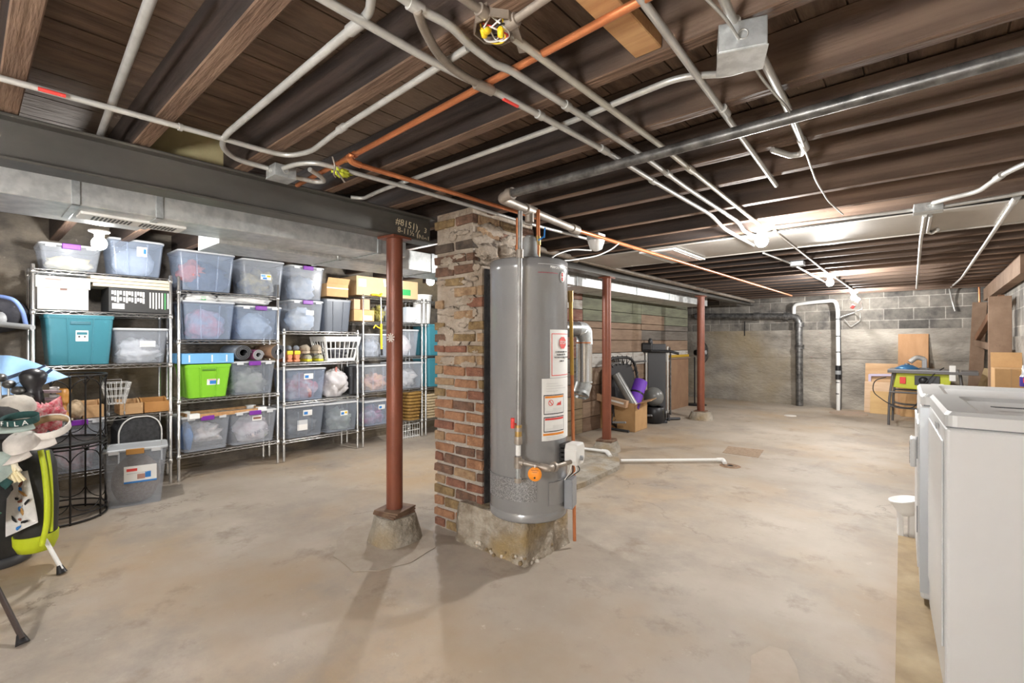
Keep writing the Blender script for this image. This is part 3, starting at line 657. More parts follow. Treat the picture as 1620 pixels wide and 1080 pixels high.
# ================================================================== conduits, boxes, cables
def pipe(name, label, cat, segs, m, r, bend=.06, n=10, fits=(), fr=1.35, group=None, straps=()):
    t = thing(name, label, cat, tuple(segs[0]), 0, group)
    MB().tube(segs, r, n, 0, bend).build('tube', m, t, world=True)
    for a, b in fits: MB().tube([a, b], r * fr, 12).build('coupling', m, t, world=True)
    return t
Z = lambda z, *ps: [az(x, y, z) for x, y in ps]
def cp(z, x0, y0, x1, y1): return (az(x0, y0, z), az(x1, y1, z))
pipe('conduit', 'pale conduit with a red stripe along the steel beam, bending up to the right', 'conduit',
     Z(2.072, (-60, 107), (345, 217), (410, 236), (455, 247), (492, 240), (540, 203), (640, 140), (740, 76)), M_emt, .0105, .16, fits=(cp(2.072, 536, 206, 545, 200), cp(2.072, 282, 200, 288, 202)))
rs = MB(); a, b = az(60, 140, 2.064), az(104, 152, 2.064)
o = tag(rs.tube([a, b], .0065, 8).build('red_tape', M_redp), 'red marking tape on the conduit at upper left', 'tape')
pipe('conduit', 'thick pale conduit hanging between the joists at upper left', 'conduit', Z(2.135, (245, -20), (157, 219)), M_emt, .0135)
pipe('conduit', 'galvanised conduit slanting down to the junction box over the beam', 'conduit',
     Z(2.075, (590, -30), (585, 20), (566, 38), (356, 214), (350, 232), (372, 252), (424, 266)), M_emt, .0115, .12, fits=(cp(2.075, 574, 33, 553, 49),))
def jbox(label, p, s=(.1, .1, .05), rz=0.0, cover=True):
    t = thing('junction_box', label, 'junction box', tuple(p), rz)
    MB().cbox((0, 0, 0), s).build('box', M_galv, t, .003)
    if cover: MB().cbox((0, 0, -s[2] / 2 - .0015), (s[0] + .004, s[1] + .004, .003)).build('cover', M_galv, t, .001)
    k = MB()
    for sx, sy in ((1, 0), (-1, 0), (0, 1), (0, -1)):
        M = facing((sx * (s[0] / 2 + .0002), sy * (s[1] / 2 + .0002), 0), (sx, sy, 0)); k.lathe([(.014, 0), (.014, .001), (.011, .001), (.011, 0)], 16, 0, M)
    k.build('knockout', M_emt, t); return t
jbox('square metal junction box above the steel beam, near the yellow rag', az(445, 274, 2.06), (.10, .10, .055))
pipe('conduit', 'conduit arching out of the box over the beam and running past the chimney top', 'conduit',
     Z(2.06, (448, 266), (470, 259), (500, 257), (545, 269), (690, 309), (830, 352), (930, 378)), M_emt, .0105, .15)
pipe('conduit', 'short looped conduit beside the box over the steel beam', 'conduit', Z(2.058, (462, 279), (500, 288), (514, 287), (508, 279), (490, 268)), M_emt, .011, .05)
pipe('conduit', 'conduit along the dark joist behind the yellow rag', 'conduit', Z(2.09, (555, 312), (575, 314), (600, 302), (905, 158 + 34), (1000, 152), (1062, 127), (1092, 120), (1150, 117), (1180, 108), (1189, 98)), M_emt, .0105, .12)
e1 = pipe('conduit', 'long conduit wrapped by the flexible metal hose, running to the near bulb', 'conduit',
     Z(2.06, (490, -14), (690, 101), (800, 153), (953, 236), (1050, 300 - 4), (1124, 339), (1146, 362), (1192, 388)), M_emt, .0115, .1,
     fits=(cp(2.06, 850, 180, 858, 184.5), cp(2.06, 950, 234, 960, 240), cp(2.06, 1030, 284.5, 1036, 288)))
tag(MB().tube([az(796, 156, 2.05), az(819, 168, 2.05)], .006, 8).build('red_tape', M_redp), 'red marking tape on the long conduit beyond the flexible hose', 'tape')
pipe('conduit', 'double bent conduit between the open wiring box and the flexible hose', 'conduit',
     Z(2.065, (610, -22), (665, 16), (711, 38), (741, 70), (785, 103), (806, 110), (896, 167), (1012, 243), (1085, 296), (1168, 351), (1177, 366), (1196, 374)), M_emt, .0115, .09,
     fits=(cp(2.065, 646, 4, 668, 17), cp(2.065, 893, 165, 900, 170), cp(2.065, 1054, 273, 1060, 277)))
# flexible armoured hose
fx = fillet(Z(2.055, (660, 16), (668, 40), (690, 82), (712, 106), (740, 124), (775, 142)), .08, 8); hs = MB(); rr = []; pts = []
for i in range(len(fx) - 1):
    n = max(2, int((fx[i + 1] - fx[i]).length / .0035))
    for k in range(n): pts.append(fx[i].lerp(fx[i + 1], k / n)); rr.append(.0105 if len(pts) % 2 else .0128)
t = thing('flexible_hose', 'ribbed flexible metal hose strapped to the long conduit', 'hose', tuple(fx[0])); hs.tube(pts, .01, 10, rs=rr); hs.build('armour', M_oldpipe, t, world=True)
MB().tube(Z(2.055, (752, 132), (775, 142), (778, 144)), .0165, 10).build('clamp', M_oldpipe, t, world=True)
# open octagon box with wires
pb = az(785, 50, 2.075); t = thing('wiring_box', 'open rusty wiring box with yellow wire nuts and loose white wires', 'junction box', tuple(pb), .5)
ob = MB(); ob.lathe([(.0, .04), (.062, .04), (.062, -.0), (.058, -.0), (.058, .036), (0, .036)], 8, smooth=False); ob.build('box', mat('rusty_box', (.22, .17, .13), .6, .4, (.34, .29, .24), 12), t)
MB().cbox((.05, .04, .0), (.02, .13, .003)).build('mounting_strap', M_oldpipe, t, .001)
for k in range(7):
    a = k * .9; pts = [Vector((.03 * math.cos(a + j * .9) * R.uniform(.7, 1.5), .03 * math.sin(a + j * .9) * R.uniform(.7, 1.5), .02 - .035 * math.sin(j * .6))) for j in range(6)]
    MB().tube(pts, .0022, 6, 0, .02).build('loose_wire', (M_paper, M_paper, M_black, M_paper, M_redp, M_paper, M_yellow)[k], t)
for k, (x, y) in enumerate(((-.03, .0), (-.012, -.03), (.02, -.035))):
    MB().lathe([(.004, 0), (.009, .006), (.008, .024), (0, .028)], 10, 0, Matrix.Translation((x, y, -.012)) @ Matrix.Rotation(1.3 + k, 4, 'X')).build('wire_nut', M_yellow, t)
pipe('conduit', 'conduit stub entering the open wiring box from the top edge', 'conduit', Z(2.085, (722, -10), (765, 20)), M_oldpipe, .0105, fits=(cp(2.085, 757, 14, 768, 23),), fr=1.5)
pipe('conduit', 'conduit stub leaving the open wiring box towards the top right', 'conduit', Z(2.085, (808, 36), (880, -14)), M_oldpipe, .0105, fits=(cp(2.085, 803, 39, 818, 29),), fr=1.6)
pipe('conduit', 'greyish straight conduit from the open wiring box to the near bulb', 'conduit', Z(2.08, (812, 59), (1049, 233), (1202, 356)), mat('dull_conduit', (.60, .58, .51), .45, .35, (.48, .46, .41), 9), .0115,
     fits=(cp(2.08, 1088, 265, 1096, 271),))
pipe('conduit', 'straight conduit from the top edge ending in mid ceiling before the near bulb', 'conduit', Z(2.085, (1003, -18), (1228, 293)), M_emt, .0115, fits=(cp(2.085, 1143, 171, 1150, 181),))
# deep square box at upper right
b5 = az(1172, 74, 2.05); jbox('deep galvanised junction box with pipes, at upper right', b5, (.115, .115, .075), .35)
pipe('conduit', 'short conduit dropping into the deep box at upper right', 'conduit', Z(2.09, (1135, -22), (1168, 50)), M_emt, .0115, fits=(cp(2.09, 1161, 34, 1169, 52),), fr=1.5)
pipe('conduit', 'conduit from the deep box down across the black overhead pipe, hooked at its end', 'conduit',
     [az(1204, 88, 2.07)] + Z(2.085, (1240, 158), (1273, 232), (1268, 244), (1250, 246), (1222, 237)), M_emt, .0125, .05, fits=((az(1268, 221, 2.085), az(1274, 235, 2.085)),))
pipe('cable', 'thin pale cable drooping past the deep junction box', 'cable', Z(2.04, (1108, -12), (1150, 30), (1180, 82), (1205, 125), (1252, 178)) + Z(2.075, (1272, 232), (1290, 284), (1310, 318), (1334, 339)), M_emt, .0042, .1, 6)
# black pipe and its elbow, galvanised header, copper
k0, k1 = az(1780, 42, 2.03), az(806, 307, 2.03)
bp = pipe('overhead_pipe', 'long black iron pipe crossing the ceiling to an elbow over the heater', 'pipe', [k0, k1], M_iron, .0215, n=14)
el = az(793, 314, 2.02); he = az(912, 364, 2.02)
MB().tube([k1.lerp(k0, .012), k1.lerp(k0, -.006)], .031, 14).tube([k1.lerp(k0, -.004), el, el.lerp(he, .12)], .026, 14, 0, .03).build('elbow', M_oldpipe, bp, world=True, bevel=.002, seg=1)
hd = pipe('header_pipe', 'weathered pipe run with tee over the heater, becoming a long copper pipe', 'pipe', [el.lerp(he, .08), he], M_oldpipe, .0235, n=14)
te = el.lerp(he, .32)
f = MB().tube([el.lerp(he, .27), el.lerp(he, .38)], .031, 14).tube([he.lerp(el, .08), he.lerp(el, -.015)], .031, 14).tube([te, te + Vector((0, 0, -.07))], .026, 12)
f.build('tee', M_oldpipe, hd, world=True, bevel=.003, seg=1)
MB().tube([he, az(1252, 467.5, 2.02)], .0145, 12).build('copper_run', M_copper, hd, world=True)
cw = pipe('copper_pipe', 'bright orange copper water pipe running diagonally under the joists', 'pipe', Z(2.087, (1060, -24), (600, 224), (470, 293)), M_copper, .0115, n=12, fits=(cp(2.087, 562, 244, 548, 252),))
MB().tube([az(556, 243, 2.07), az(554, 252, 2.05), az(566, 260, 2.045), az(700, 300, 2.045), az(850, 345, 2.045)], .0115, 12, 0, .04).build('branch', M_copper, cw, world=True)
MB().tube([az(552, 247, 2.058), az(556, 256, 2.045), az(570, 261, 2.045)], .0145, 12, 0, .03).build('elbow', M_copper, cw, world=True)
for px, y0, y1 in ((819, 345, 402), (851, 332, 403)):
    c = pipe('copper_riser', ('copper riser just left of the grey flue cap' if px < 830 else 'copper riser with a blue lever valve, right of the flue cap'), 'pipe', [ad(px, y0, 2.80), ad(px + .5, y1 + 6, 2.80)], M_copper, .0115, n=12)
    if px > 830:
        MB().tube([ad(851, 374, 2.8), ad(851, 388, 2.8)], .017, 10).build('ball_valve', mat('brass', (.5, .33, .12), .35, .7), c, world=True)
        MB().bar(ad(852, 380, 2.78), ad(861, 374, 2.74), .008, .006).bar(ad(861, 376, 2.74), ad(862, 360, 2.74), .012, .008).build('blue_lever', M_blue, c, world=True)
    else: MB().tube([ad(819, 388, 2.8), ad(819.3, 396, 2.8)], .016, 10).build('ferrule', M_copper, c, world=True)
pipe('beam_pipe', 'long dusty pipe running beside the steel girder to the end wall', 'pipe', [ax(846, 392, -2.70), ax(1000, 432, -2.70), ax(1192, 477, -2.70)], M_oldpipe, .026, n=12,
     fits=((ax(905, 409, -2.70), ax(912, 411, -2.70)), (ax(1110, 458, -2.70), ax(1118, 460, -2.70))), fr=1.25)
pipe('cable', 'white cable drooping from the dome light to the pipe beside the girder', 'cable', [az(980, 384, 2.02), ad(968, 394, 3.6), ad(945, 405, 3.45), ad(900, 412, 3.2), ad(893, 412, 3.15)], M_white, .005, .12, 6)
pipe('cable', 'thin grey cable looping down behind the top of the heater', 'cable', [ad(935, 396, 3.5), ad(905, 394, 3.3), ad(880, 402, 3.15), ad(870, 410, 3.05)], M_emt, .006, .12, 6)
# pale pine block
p0, p1 = az(1003, 91, 2.11), az(1046, 74, 2.11)
pbk = MB().box(p0.x, p1.x, .932, 1.331, 2.11, 2.15); tag(pbk.build('pine_block', M_pine, bevel=.003, seg=1), 'pale new pine block nailed between two joists at top centre', 'wood block')
# far junction boxes and runs on the ceiling
jbox('galvanised box with four conduits on the pan at right', az(1468, 329, 2.065), (.135, .10, .05), .05)
pipe('conduit', 'conduit from the right hand box along the pan to the near bulb', 'conduit', Z(2.07, (1444, 332), (1350, 343), (1226, 358)), M_emt, .0115)
pipe('conduit', 'conduit rising in an S bend from the right hand box to the right edge', 'conduit', Z(2.07, (1476, 321), (1500, 314), (1548, 303), (1580, 280), (1604, 267), (1700, 225)), M_emt, .0125, .1, fits=(cp(2.07, 1576, 283, 1586, 276),))
pipe('conduit', 'straight conduit from the right hand box to the right edge, lower of the pair', 'conduit', Z(2.07, (1488, 327), (1580, 312), (1700, 290)), M_emt, .0115)
pipe('conduit', 'conduit running from the right hand box back to the end wall', 'conduit', Z(2.072, (1463, 341), (1457, 378), (1450, 456)), M_emt, .0115)
pipe('conduit', 'short hooked conduit beside the right hand box', 'conduit', Z(2.072, (1472, 341), (1467, 367), (1474, 369), (1484, 363)), M_emt, .0115, .04)
def aw(x, y, off=0.0):                                             # photo point -> end wall
    n = Vector((-math.sin(SK), -math.cos(SK), 0)); q = Vector((-3.8, 10.97, 0)) + n * off; r = Vector(ray(x, y)); t = (q - Vector((0, 0, CAMZ))).dot(n) / r.dot(n)
    return Vector((0, 0, CAMZ)) + r * t
pipe('conduit', 'diagonal conduit from the right edge to the end wall, bent down the blocks', 'conduit', Z(2.072, (1608, 313), (1560, 384), (1521, 440)) + [aw(1502, 456, .1), aw(1506, 475, .03), aw(1511, 492, .03)], M_emt, .0125, .06,
     fits=(cp(2.072, 1603, 320, 1609, 311),), fr=1.5)
jbox('small metal box on the conduit between the near and second bulbs', az(1262, 417, 2.07), (.12, .10, .045))
pipe('conduit', 'conduit from the near bulb past the small box to the second bulb', 'conduit', Z(2.075, (1208, 400), (1250, 416), (1305, 446)), M_emt, .011)
pipe('conduit', 'dark conduit between the near and second bulbs, right of the small box', 'conduit', Z(2.08, (1226, 366), (1312, 434)), M_oldpipe, .011)
pipe('conduit', 'thin conduit from the second bulb to the farthest bulb', 'conduit', Z(2.08, (1320, 438), (1352, 460)), M_emt, .0115)

# ================================================================== plumbing on the end wall
dp = thing('drain_pipe', 'black cast iron drain pipe across and down the end wall', 'pipe', tuple(aw(1265, 641, .09)))
pts = [aw(1100, 500, .09), aw(1264, 500, .09), aw(1265, 641, .09)]
MB().tube(pts, .062, 16, 0, .16).build('stack', M_iron, dp, world=True)
f = MB()
for a, b in (((1193, 500), (1201, 500)), ((1240, 500), (1248, 501))): f.tube([aw(*a, .09), aw(*b, .09)], .078, 16)
for y0, y1 in ((510, 517), (545, 552), (546, 549)): f.tube([aw(1265, y0, .09), aw(1265, y1, .09)], .080, 16)
f.build('hub', M_iron, dp, world=True, bevel=.006)
sp = thing('sump_pipe', 'white PVC pipe down the end wall with black coupling and cord', 'pipe', tuple(aw(1326, 648, .30)))
of = .30
MB().tube([aw(1256, 496, .09), aw(1256, 482, .12), aw(1285, 478, .2), aw(1322, 475, of), aw(1325.5, 490, of), aw(1326.5, 652, of)], .034, 14, 0, .13).build('pvc_tube', M_white, sp, world=True)
MB().tube([aw(1326, 578, of), aw(1326, 600, of)], .046, 14).build('check_valve', M_black, sp, world=True)
MB().tube([aw(1326, 586, of), aw(1326, 592, of)], .050, 14).build('clear_band', M_grey, sp, world=True)
f = MB()
for y in (504, 531, 556, 604, 622): f.tube([aw(1325.8, y, of), aw(1325.8, y + 1.3, of)], .037, 12)
f.build('cable_tie', M_black, sp, world=True)
MB().tube([aw(1329, 500, of + .03), aw(1330, 560, of + .02), aw(1331.5, 590, of + .03), aw(1330, 648, of + .03)], .007, 6).build('cord', M_black, sp, world=True)
pc = az(1330, 655, .0)
sl_ = MB().lathe([(0, .018), (.26, .018), (.275, .012), (.285, 0)], 36).build('sump_cover', mat('pinkish_concrete', (.36, .27, .20), .8, 0, (.42, .33, .26), 6)); p = az(1335, 655); sl_.location = (p.x + .05, p.y + .12, 0)
tag(sl_, 'round sump pit cover under the white PVC pipe', 'sump cover')
cl = MB().lathe([(0, .01), (.085, .01), (.095, 0)], 28).build('floor_cleanout', mat('pale_concrete', (.58, .54, .49), .8)); cl.location = az(1250, 657.5); tag(cl, 'pale round cleanout set in the floor before the end wall', 'cleanout')
# outlet adapter below the farthest bulb, red plug and cord
b3 = L3.location.copy()
ad_ = thing('outlet_adapter', 'white outlet adapter screwed into the farthest bulb socket with a red plug', 'adapter', (b3.x + .06, b3.y, b3.z - .14))
MB().cbox((0, 0, 0), (.05, .06, .09), 0, (0, .6, 0)).build('body', M_white, ad_, .006)
MB().cbox((-.075, 0, -.095), (.05, .045, .065), 0, (0, .5, 0)).build('red_plug', M_redp, ad_, .008)
q = Vector((b3.x + .1, b3.y, b3.z - .17))
tag(MB().tube([q, q + Vector((.01, .1, -.1)), aw(1352, 494, .1), aw(1330, 501, .2), aw(1328, 505, .28)], .007, 8, 0, .15).build('power_cord', M_white), 'white cord swinging from the outlet adapter to the PVC pipe', 'cord')
tag(MB().tube([aw(1336, 505, .1), aw(1346, 517, .05), aw(1361, 507, .05), aw(1361, 495, .03)], .006, 6, 0, .03).build('loose_cord', M_emt), 'loose cord hanging in a V on the block wall', 'cord')
tag(MB().cbox(tuple(aw(1178, 520, .01)), (.02, .01, .3)).build('wall_cable', M_black), 'thin dark vertical cable on the poured end wall', 'cable')
# yellow rag tied round the conduit
rg = thing('yellow_rag', 'yellow rag tied round the conduit over the beam', 'rag', tuple(az(540, 274, 2.05)))
MB().ball(tuple(az(541, 274, 2.045)), (.026, .04, .018), 0, 10, .7, 3).build('rag', mat('lime_rag', (.55, .60, .05), .8), rg, world=True)
MB().tube([az(526, 248, 2.09), az(530, 262, 2.05), az(528, 276, 2.02), az(531, 280, 2.02)], .004, 6).tube([az(533, 270, 2.03), az(545, 288, 2.0)], .004, 6).build('string', M_oldpipe, rg, world=True)
# ================================================================== wire racks
XF, XB = -5.07, -5.43
def rack(label, y0, y1, zs, ztop, wheels=False):
    t = thing('wire_rack', label, 'shelf rack', ((XF + XB) / 2, (y0 + y1) / 2, 0), 0, 'chrome wire shelving racks')
    hw, hd = (y1 - y0) / 2 - .014, (XF - XB) / 2 - .0
    for sx in (-1, 1):
        for sy in (-1, 1):
            p = MB().lathe([(.010, 0), (.013, .004), (.013, .02), (.0125, .022), (.0125, ztop - .006), (.009, ztop), (0, ztop)], 12)
            o = p.build('post', M_chrome, t); o.location = (sx * hd, sy * hw, 0)
    for z in zs:
        s = MB()
        for sx in (-1, 1):
            for zz in (0, -.026): s.tube([(sx * hd, -hw, zz), (sx * hd, hw, zz)], .0032, 6)
            n = int(2 * hw / .045); s.tube([(sx * hd, -hw + 2 * hw * k / n, 0 if k % 2 else -.026) for k in range(n + 1)], .0022, 5)
        for sy in (-1, 1):
            for zz in (0, -.026): s.tube([(-hd, sy * hw, zz), (hd, sy * hw, zz)], .0032, 6)
            n = int(2 * hd / .045); s.tube([(-hd + 2 * hd * k / n, sy * hw, 0 if k % 2 else -.026) for k in range(n + 1)], .0022, 5)
            for sx in (-1, 1): s.lathe([(.0145, -.034), (.0185, -.03), (.0165, .006), (.0145, .006)], 12, 0, Matrix.Translation((sx * hd, sy * hw, 0)))
        for k in range(1, int(2 * hw / .028)): y = -hw + k * .028; s.tube([(-hd, y, .003), (hd, y, .003)], .0017, 5, cap=False)
        s.tube([(0, -hw, -.001), (0, hw, -.001)], .003, 6)
        o = s.build('shelf', M_chrome, t); o.location = (0, 0, z - .006)
    return t
S1 = (.222, .643, 1.073, 1.503, 1.815); S2 = (.243, .735, 1.275, 1.725); S3 = (.228, .624, 1.04, 1.372); S4 = (.236, .647, 1.07, 1.50, 1.806)
rack('five tier chrome rack at far left holding the teal tote and the white file box', .335, 1.228, S1, 1.845)
rack('chrome rack holding the bright green tote and rolled mats', 1.262, 2.156, S2, 1.845)
rack('shorter chrome rack holding shoes and the white laundry basket', 2.19, 3.070, S3, 1.395)
rack('chrome rack partly behind the near rusty column, big cardboard box on top', 3.115, 4.02, S4, 1.825)
rack('last chrome rack, mostly hidden by the brick chimney', 4.055, 4.95, S4, 1.825)

# ------------------------------------------------------------------ storage bins
P_clear = plastic('clear_plastic', (.70, .75, .82), .84, .2)
P_blue = plastic('bluish_clear_plastic', (.50, .60, .76), .80, .22)
P_smoke = plastic('smoky_clear_plastic', (.42, .47, .54), .78, .25)
P_lid = plastic('milky_lid', (.80, .82, .84), .35, .3)
M_teal = mat('teal_plastic', (.045, .20, .255), .35); M_green = mat('lime_green_plastic', (.22, .56, .03), .35)
M_stick = M_paper
def rr(w, d, r, z, n=4):
    """rounded rectangle ring, w along y, d along x"""
    out = []
    for cx, cy, a in ((d / 2 - r, w / 2 - r, 0), (-d / 2 + r, w / 2 - r, 90), (-d / 2 + r, -w / 2 + r, 180), (d / 2 - r, -w / 2 + r, 270)):
        for k in range(n + 1):
            t = math.radians(a + 90 * k / n); out.append((cx + r * math.cos(t), cy + r * math.sin(t), z))
    return out
def tote(label, loc, w, d, h, m, lid=None, latch=None, sticker=None, taper=.86, ribs=0, lidh=.028, rz=0.0, name='storage_bin', group='plastic storage bins', recess=None):
    t = thing(name, label, 'bin', loc, rz, group); q = taper; th = .004
    s = MB(); s.loft([rr(w * q, d * q, .03, 0), rr(w * (q + (1 - q) * .5), d * (q + (1 - q) * .5), .03, h * .5), rr(w * .985, d * .985, .03, h - lidh)], 0, True, True, False)
    s.loft([rr(w * .985 - 2 * th, d * .985 - 2 * th, .027, h - lidh), rr(w * q - 2 * th, d * q - 2 * th, .027, th)], 0, True, False, True)
    tub = s.build('tub', m, t)
    rim = MB().loft([rr(w * .985, d * .985, .03, h - lidh), rr(w * 1.01, d * 1.01, .03, h - lidh), rr(w * 1.01, d * 1.01, .03, h - lidh + .012), rr(w * .97, d * .97, .03, h - lidh + .012)], 0, False, False, False).build('rim', m, t)
    if lid:
        MB().loft([rr(w * 1.0, d * 1.0, .03, h - lidh + .010), rr(w * 1.02, d * 1.02, .032, h - lidh + .014), rr(w * 1.02, d * 1.02, .032, h - .006), rr(w * .98, d * .98, .03, h), rr(w * .84, d * .84, .03, h), rr(w * .82, d * .82, .03, h - .006)], 0, False).build('lid', lid, t)
    if latch:
        o = MB().box(0, .014, -.055, .055, -.03, .012).build('latch', latch, t, .004); o.location = (d * .51, 0, h - .012)
        for sx in (-1, 1):
            g = MB().box(0, .006, -.03, .03, -.02, .006).build('rim_tab', P_lid, t, .002); g.location = (d * .508, sx * w * .32, h - .014)
    if ribs:
        for sy in (-1, 1):
            x0, x1 = d * q / 2, d * .985 / 2; b_ = MB().bar((x0, sy * w * .16, .006), (x1, sy * w * .19, h - lidh), .010, .012, 0, (1, 0, 0)).build('rib', m, t, .003)
    if recess:
        MB().box(d * .43, d * .50, -w * .15, w * .15, h * .80, h * .87).build('grip', recess, t, .006)
    if sticker:
        sy, sz, sw, shh, cols = sticker; x = d * (q + (1 - q) * sz) / 2 * .995; tilt = math.atan2(d * (1 - q) / 2, h)
        M = Matrix.Translation((x, w * sy, h * sz)) @ Matrix.Rotation(tilt, 4, 'Y')
        o = MB().box(0, .0025, -sw / 2, sw / 2, -shh / 2, shh / 2, 0, M).build('sticker', M_stick, t)
        for k, (a, b_, c, e, cm) in enumerate(cols):
            MB().box(.002, .0035, sw * a, sw * b_, shh * c, shh * e, 0, M).build('sticker_print', cm, o)
    return t
def bpx(x0, x1, yt, z0, xf=XF + .005, d=.36):
    xm = (x0 + x1) / 2; a, b_ = ax(x0, yt, xf), ax(x1, yt, xf); top = ax(xm, yt, xf).z
    return (xf - d / 2, (a.y + b_.y) / 2, z0), b_.y - a.y, d, top - z0
def B(label, x0, x1, yt, z0, m, d=.36, xf=XF + .005, **k):
    loc, w, d, h = bpx(x0, x1, yt, z0, xf, d); return tote(label, loc, w * .985, d, h, m, **k)
CM = {}
def cloth(nm, c, c2=None): return mat('cloth_' + nm, c, .9, 0, c2 or tuple(v * .6 for v in c), 7, bump=.3)
def heap(nm, label, cat, b, fy, fz, sy, sx, sz, m, rough=.5, seed=0, fx=0.0):
    """loose filling inside a bin b; fractions of the bin's inside"""
    loc = Vector(b.location); tub = [c for c in b.children if c.name.startswith('tub')][0]; h = max(v.co.z for v in tub.data.vertices); w = max(v.co.y for v in tub.data.vertices) * 2; d = max(v.co.x for v in tub.data.vertices) * 2
    rx, ry, rz = sx * d * .42, sy * w * .42, sz * h * .5
    rz = min(rz, h * (.93 - fz) / (1.85 + .9 * rough))
    o = MB().ball((0, 0, 0), (rx, ry, rz), 0, 14, rough, seed, zmin=-rz * .85).build(nm, m)
    o.location = loc + Vector((fx * d, fy * w, .008 + rz * .85 + fz * h)); return tag(o, label, cat, 'things packed inside the plastic bins')
W2 = (-.4, .0, -.3, .2, M_blue); W3 = (-.45, .45, .25, .45, M_tint)
e = .004
a = B('shallow clear bin with a purple latch, top of the far left rack', 60, 162, 386, S1[4] + e, P_clear, lid=P_lid, latch=M_purple)
heap('folded_papers', 'white and yellow stuff in the shallow clear bin on the far left top shelf', 'contents', a, .0, 0, .9, .85, .7, cloth('cream', (.68, .66, .58), (.75, .62, .30)), .4, 2)
a = B('tall cloudy bin with a small sticker, right of the bulb on the far left rack', 172, 261, 379, S1[4] + e, P_blue, lid=P_lid, ribs=1, sticker=(.08, .68, .07, .08, ((.15, .4, -.2, .3, M_blue),)))
heap('grey_blanket', 'pale blue grey fabric filling the tall cloudy bin on the far left rack', 'contents', a, 0, 0, .95, .9, 1.7, cloth('paleblue', (.50, .56, .63), (.42, .48, .56)), .12, 4)
a = B('large teal tote with lid and white sticker on the far left rack', 69, 182, 498, S1[2] + e, M_teal, lid=M_teal, ribs=1, recess=mat('teal_shadow', (.03, .13, .17), .5), sticker=(.02, .58, .075, .085, ((-.42, .42, .1, .35, M_teal), (-.3, -.15, -.15, .0, M_ink), (.15, .3, -.15, .0, M_ink))))
a = B('clear bin of white bags beside the teal tote', 180, 268, 519, S1[2] + e, P_clear, lid=P_lid, ribs=0, sticker=(.1, .55, .11, .05, ((-.45, .45, -.3, .1, M_tint),)))
heap('white_bag', 'crumpled white plastic bags inside the bin beside the teal tote', 'contents', a, 0, 0, .95, .9, 1.5, cloth('whitebag', (.72, .71, .69), (.55, .56, .58)), .5, 8)
a = B('low clear bin with purple latch at floor level behind the iron plant stand', 76, 170, 664, S1[0] + e, P_clear, lid=P_lid, latch=M_purple)
heap('wrapped_goods', 'grey and red odds and ends in the low bin behind the iron plant stand', 'contents', a, 0, 0, .9, .9, 1.1, cloth('mixed', (.60, .60, .62), (.50, .16, .14)), .5, 12)
a = B('largest clear bin at upper left of the second rack, red clothes inside', 281, 373, 398, S2[3] + e, P_blue, lid=P_lid, ribs=1)
heap('red_clothes', 'salmon red clothes in the largest clear bin of the second rack', 'contents', a, -.18, .22, .55, .8, .9, cloth('salmon', (.62, .20, .16), (.50, .13, .12)), .5, 21, .05)
heap('navy_clothes', 'navy clothes at the bottom of the largest clear bin of the second rack', 'contents', a, .05, 0, .9, .85, .9, cloth('navy', (.06, .09, .17), (.10, .13, .2)), .4, 22)
a = B('clear bin with a yellow and blue sticker, top right of the second rack', 383, 451, 411, S2[3] + e, P_clear, lid=P_lid, ribs=0, sticker=(.05, .52, .10, .055, ((-.45, -.05, .0, .4, mat('light_blue_print', (.2, .45, .8), .5)), (.1, .45, 0, .35, M_yellow), (-.3, .1, -.4, -.1, M_blue))))
heap('folded_jeans', 'dark blue and yellow clothes in the bin with the yellow and blue sticker', 'contents', a, 0, 0, .9, .85, 1.2, cloth('denim', (.10, .14, .22), (.45, .40, .25)), .4, 25)
b2a = a = B('clear bin of pink and blue clothes below the white plastic bags', 290, 373, 476, S2[2] + e, P_blue, lid=P_lid, ribs=1)
heap('pink_clothes', 'pink and mauve clothes in the bin below the white plastic bags', 'contents', a, 0, .0, .92, .88, 1.6, cloth('mauve', (.50, .18, .24), (.30, .36, .48)), .3, 28)
b2b = a = B('clear purple latched bin on the right of the second shelf, blue fabric inside', 376, 447, 484, S2[2] + e, P_blue, lid=P_lid, latch=M_purple)
heap('blue_fabric', 'blue grey fabric in the purple latched bin of the second shelf', 'contents', a, .0, 0, .92, .88, 1.5, cloth('slate', (.28, .35, .45), (.42, .48, .55)), .3, 31)
bg = B('bright lime green tote with a blue box on its lid', 293, 367, 576, S2[1] + e, M_green, lid=M_green, ribs=1, recess=mat('green_shadow', (.09, .25, .015), .5), sticker=(.1, .46, .105, .055, ((-.28, .25, -.35, .25, M_blue), (-.4, .4, .33, .42, M_redp))), taper=.82)
bm = a = B('clear purple latched bin under the rolled mats', 366, 437, 571, S2[1] + e, P_smoke, lid=P_lid, latch=M_purple)
heap('craft_goods', 'pale rods and bags in the bin under the rolled mats', 'contents', a, .0, 0, .9, .85, .85, cloth('pale', (.55, .52, .47), (.35, .38, .30)), .6, 34)
b4a = a = B('clear purple latched bin of papers, lowest left on the second rack', 287, 366, 657, S2[0] + e, P_clear, lid=P_lid, latch=M_purple)
heap('paper_bags', 'white paper bags and blue folders in the lowest left bin of the second rack', 'contents', a, .05, .2, .8, .8, .9, cloth('paperwhite', (.74, .71, .68), (.50, .42, .38)), .6, 37, .06)
heap('blue_folder', 'blue folder in the lowest left bin of the second rack', 'contents', a, -.32, 0, .28, .85, .9, cloth('folderblue', (.10, .28, .62)), .2, 38, .04)
b4b = a = B('clear purple latched bin with a thank you bag, lowest right on the second rack', 364, 440, 649, S2[0] + e, P_clear, lid=P_lid, latch=M_purple, sticker=(.05, .76, .09, .05, ((-.4, .4, -.2, .2, cloth('photo', (.3, .15, .1))),)))
